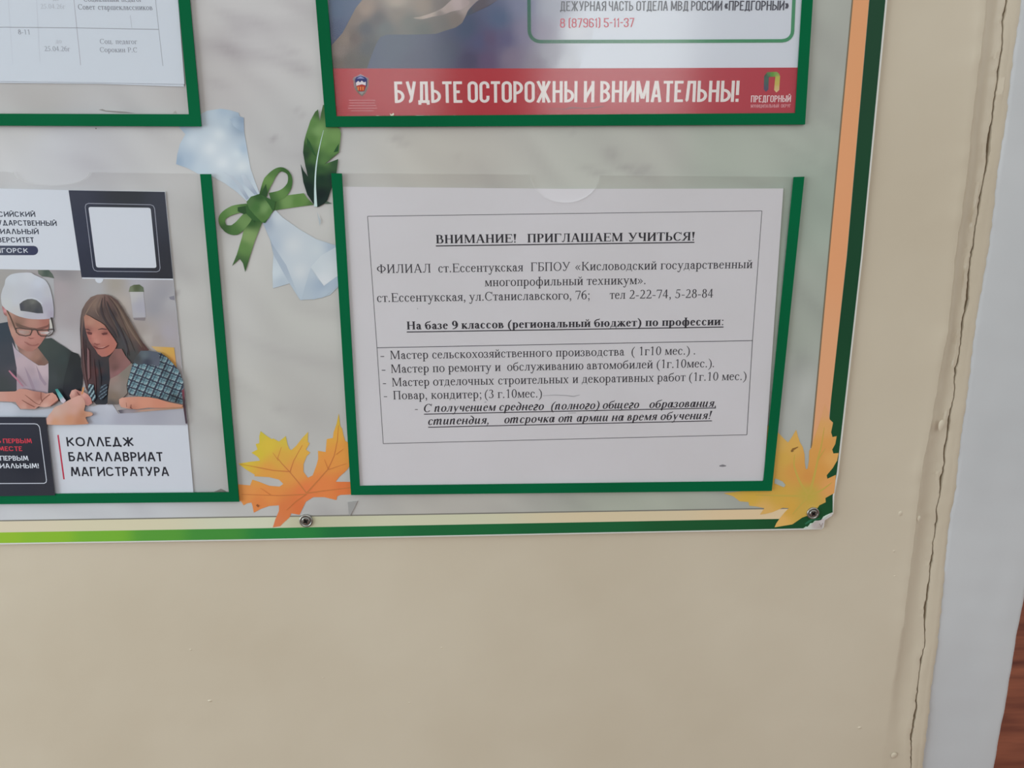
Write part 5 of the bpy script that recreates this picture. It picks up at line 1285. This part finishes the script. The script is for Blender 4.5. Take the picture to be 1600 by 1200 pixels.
write(A_.mb, A_.y, (64, 13.5), (102.5, 13.8), 7.4, [('25.04.26г', 64, 102.5)], REG, (176, 180, 190))
write(A_.mb, A_.y, (83, 1), (92, 1), 6.6, [('до', 83, 92)], REG, (170, 174, 184))
write(A_.mb, A_.y, (28.8, 53.4), (46.6, 53.6), 7.2, [('8-11', 28.8, 46.6)], REG, md)
write(A_.mb, A_.y, (87, 67.5), (96.5, 67.6), 7, [('до', 87, 96.5)], REG, (180, 184, 194))
write(A_.mb, A_.y, (70, 79.8), (110, 80.2), 7.6, [('25.04.26г', 70, 110)], REG, (146, 148, 160))
write(A_.mb, A_.y, (156.5, 68.4), (214.5, 68.8), 7.6, [('Соц.', 156.5, 176.5), ('педагог', 181, 214.5)], REG, md)
write(A_.mb, A_.y, (156.5, 81.4), (214.5, 81.8), 7.6, [('Сорокин', 156.5, 196), ('Р.С', 200, 214.5)], REG, md)
A_.build('typed_text', t)

# ---------------------------------------------------------------- two screws in cup washers and the torn scrap
def lathe(mb, c, prof, n=32):
    pts = []
    for r, d in prof:
        pts += [c + Vector((r * math.cos(k * math.tau / n), -d, r * math.sin(k * math.tau / n))) for k in range(n)]
    fs = []
    for i in range(len(prof) - 1):
        for k in range(n):
            k2 = (k + 1) % n
            fs.append((i * n + k, i * n + k2, (i + 1) * n + k2, (i + 1) * n + k))
    mb.tris(pts, fs)


def screw(label, px, py, r, ang):
    c = P(px, py, -.0002)
    t = thing('screw', label, 'screw', c, 'screws holding the notice board')
    mb = MB()
    lathe(mb, c, [(r, 0), (r, .0006), (r * .97, .0011), (r * .9, .0014), (r * .8, .0014), (r * .7, .0011), (r * .62, .0006)])
    mb.build('washer', M['steel'], t, smooth=True, weld=1e-6)
    h = r * .62
    mb = MB()
    cross = []
    a, w = h * .62, h * .17
    for k in range(4):
        t_ = k * math.pi / 2 + ang
        for dx, dy in ((a, -w), (a * 1.02, w), (w * 1.5, w * 1.5)):
            cross.append((dx * math.cos(t_) - dy * math.sin(t_), dx * math.sin(t_) + dy * math.cos(t_)))
    disc = [(h * .86 * math.cos(k * math.tau / 28), h * .86 * math.sin(k * math.tau / 28)) for k in range(28)]
    r_ = delaunay_2d_cdt([Vector(p) for p in disc + cross], [], [list(range(28)), list(range(28, 40))], 0, 1e-9)
    hgt = .0016
    vs = [c + Vector((p.x, -hgt - .0002 * (1 - (p.length / h) ** 2), p.y)) for p in r_[0]]
    keep = [f for f in r_[2] if not inside(sum(r_[0][k].x for k in f) / len(f), sum(r_[0][k].y for k in f) / len(f), cross)]
    mb.tris(vs, keep)
    lathe(mb, c, [(h * .86, hgt), (h * .97, hgt - .0003), (h, hgt - .0007), (h * 1.0, .0001)], 28)
    head = mb.build('screw_head', M['steel'], t)
    mb = MB()
    top = [c + Vector((p[0], -hgt - .0001, p[1])) for p in cross]
    bot = [c + Vector((p[0] * .6, -hgt + .0011, p[1] * .6)) for p in cross]
    for k in range(12):
        mb.face([top[k], top[(k + 1) % 12], bot[(k + 1) % 12], bot[k]])
    mb.face(bot)
    mb.build('cross_recess', M['dark_steel'], head)
    return t


screw('steel cross-head screw in a cup washer below the orange maple leaf between the pockets', 478.5, 813.3, .0050, .5)
screw('steel cross-head screw in a cup washer beside the torn lower corner of the board', 1269.8, 801.4, .0047, .9)

# white core of the torn corner, with a creased flap of film
A_ = Art(-.00005)
A_.fill([(1256, 825.8), (1261, 822.5), (1269, 815.5), (1276, 814), (1283, 812), (1288, 806.5), (1299, 801.2), (1301, 803), (1300, 806), (1289, 813), (1287, 820), (1284, 826.5)], [(1262, 824, (196, 200, 192)), (1275, 820, (180, 170, 168)), (1285, 815, (192, 184, 184)), (1295, 806, (196, 190, 188)), (1280, 825, (176, 166, 160))], step=2)
A_.line([(1257, 825), (1263, 821), (1268, 817.5), (1274, 813.5)], [1.2, 2.2, 2, 1.4], (178, 206, 190))
A_.line([(1285, 810.5), (1290, 806.5), (1297, 802.5)], [1.6, 2.4, 1], (196, 214, 202))
A_.line([(1280, 818), (1283, 823), (1286, 817)], .8, (142, 128, 124))
A_.line([(1258, 819), (1264, 815), (1270, 811.5), (1276, 811), (1282, 810)], [2, 3.6, 2.5, 1.2, 1], (44, 108, 78))
A_.build('torn_corner', board, 'print')

mb = MB()
mb.prism([P(*p, -.0006) for p in ((543.3, 784.8), (558.5, 783), (554, 793), (547, 806), (545, 803))], .0004)
s_ = mb.build('plastic_scrap', M['scrap'] if 'scrap' in M else mat('grey_scrap', (150, 149, 148), .5))
tag(s_, 'small torn grey scrap of plastic stuck below the foot of the invitation pocket', 'scrap')
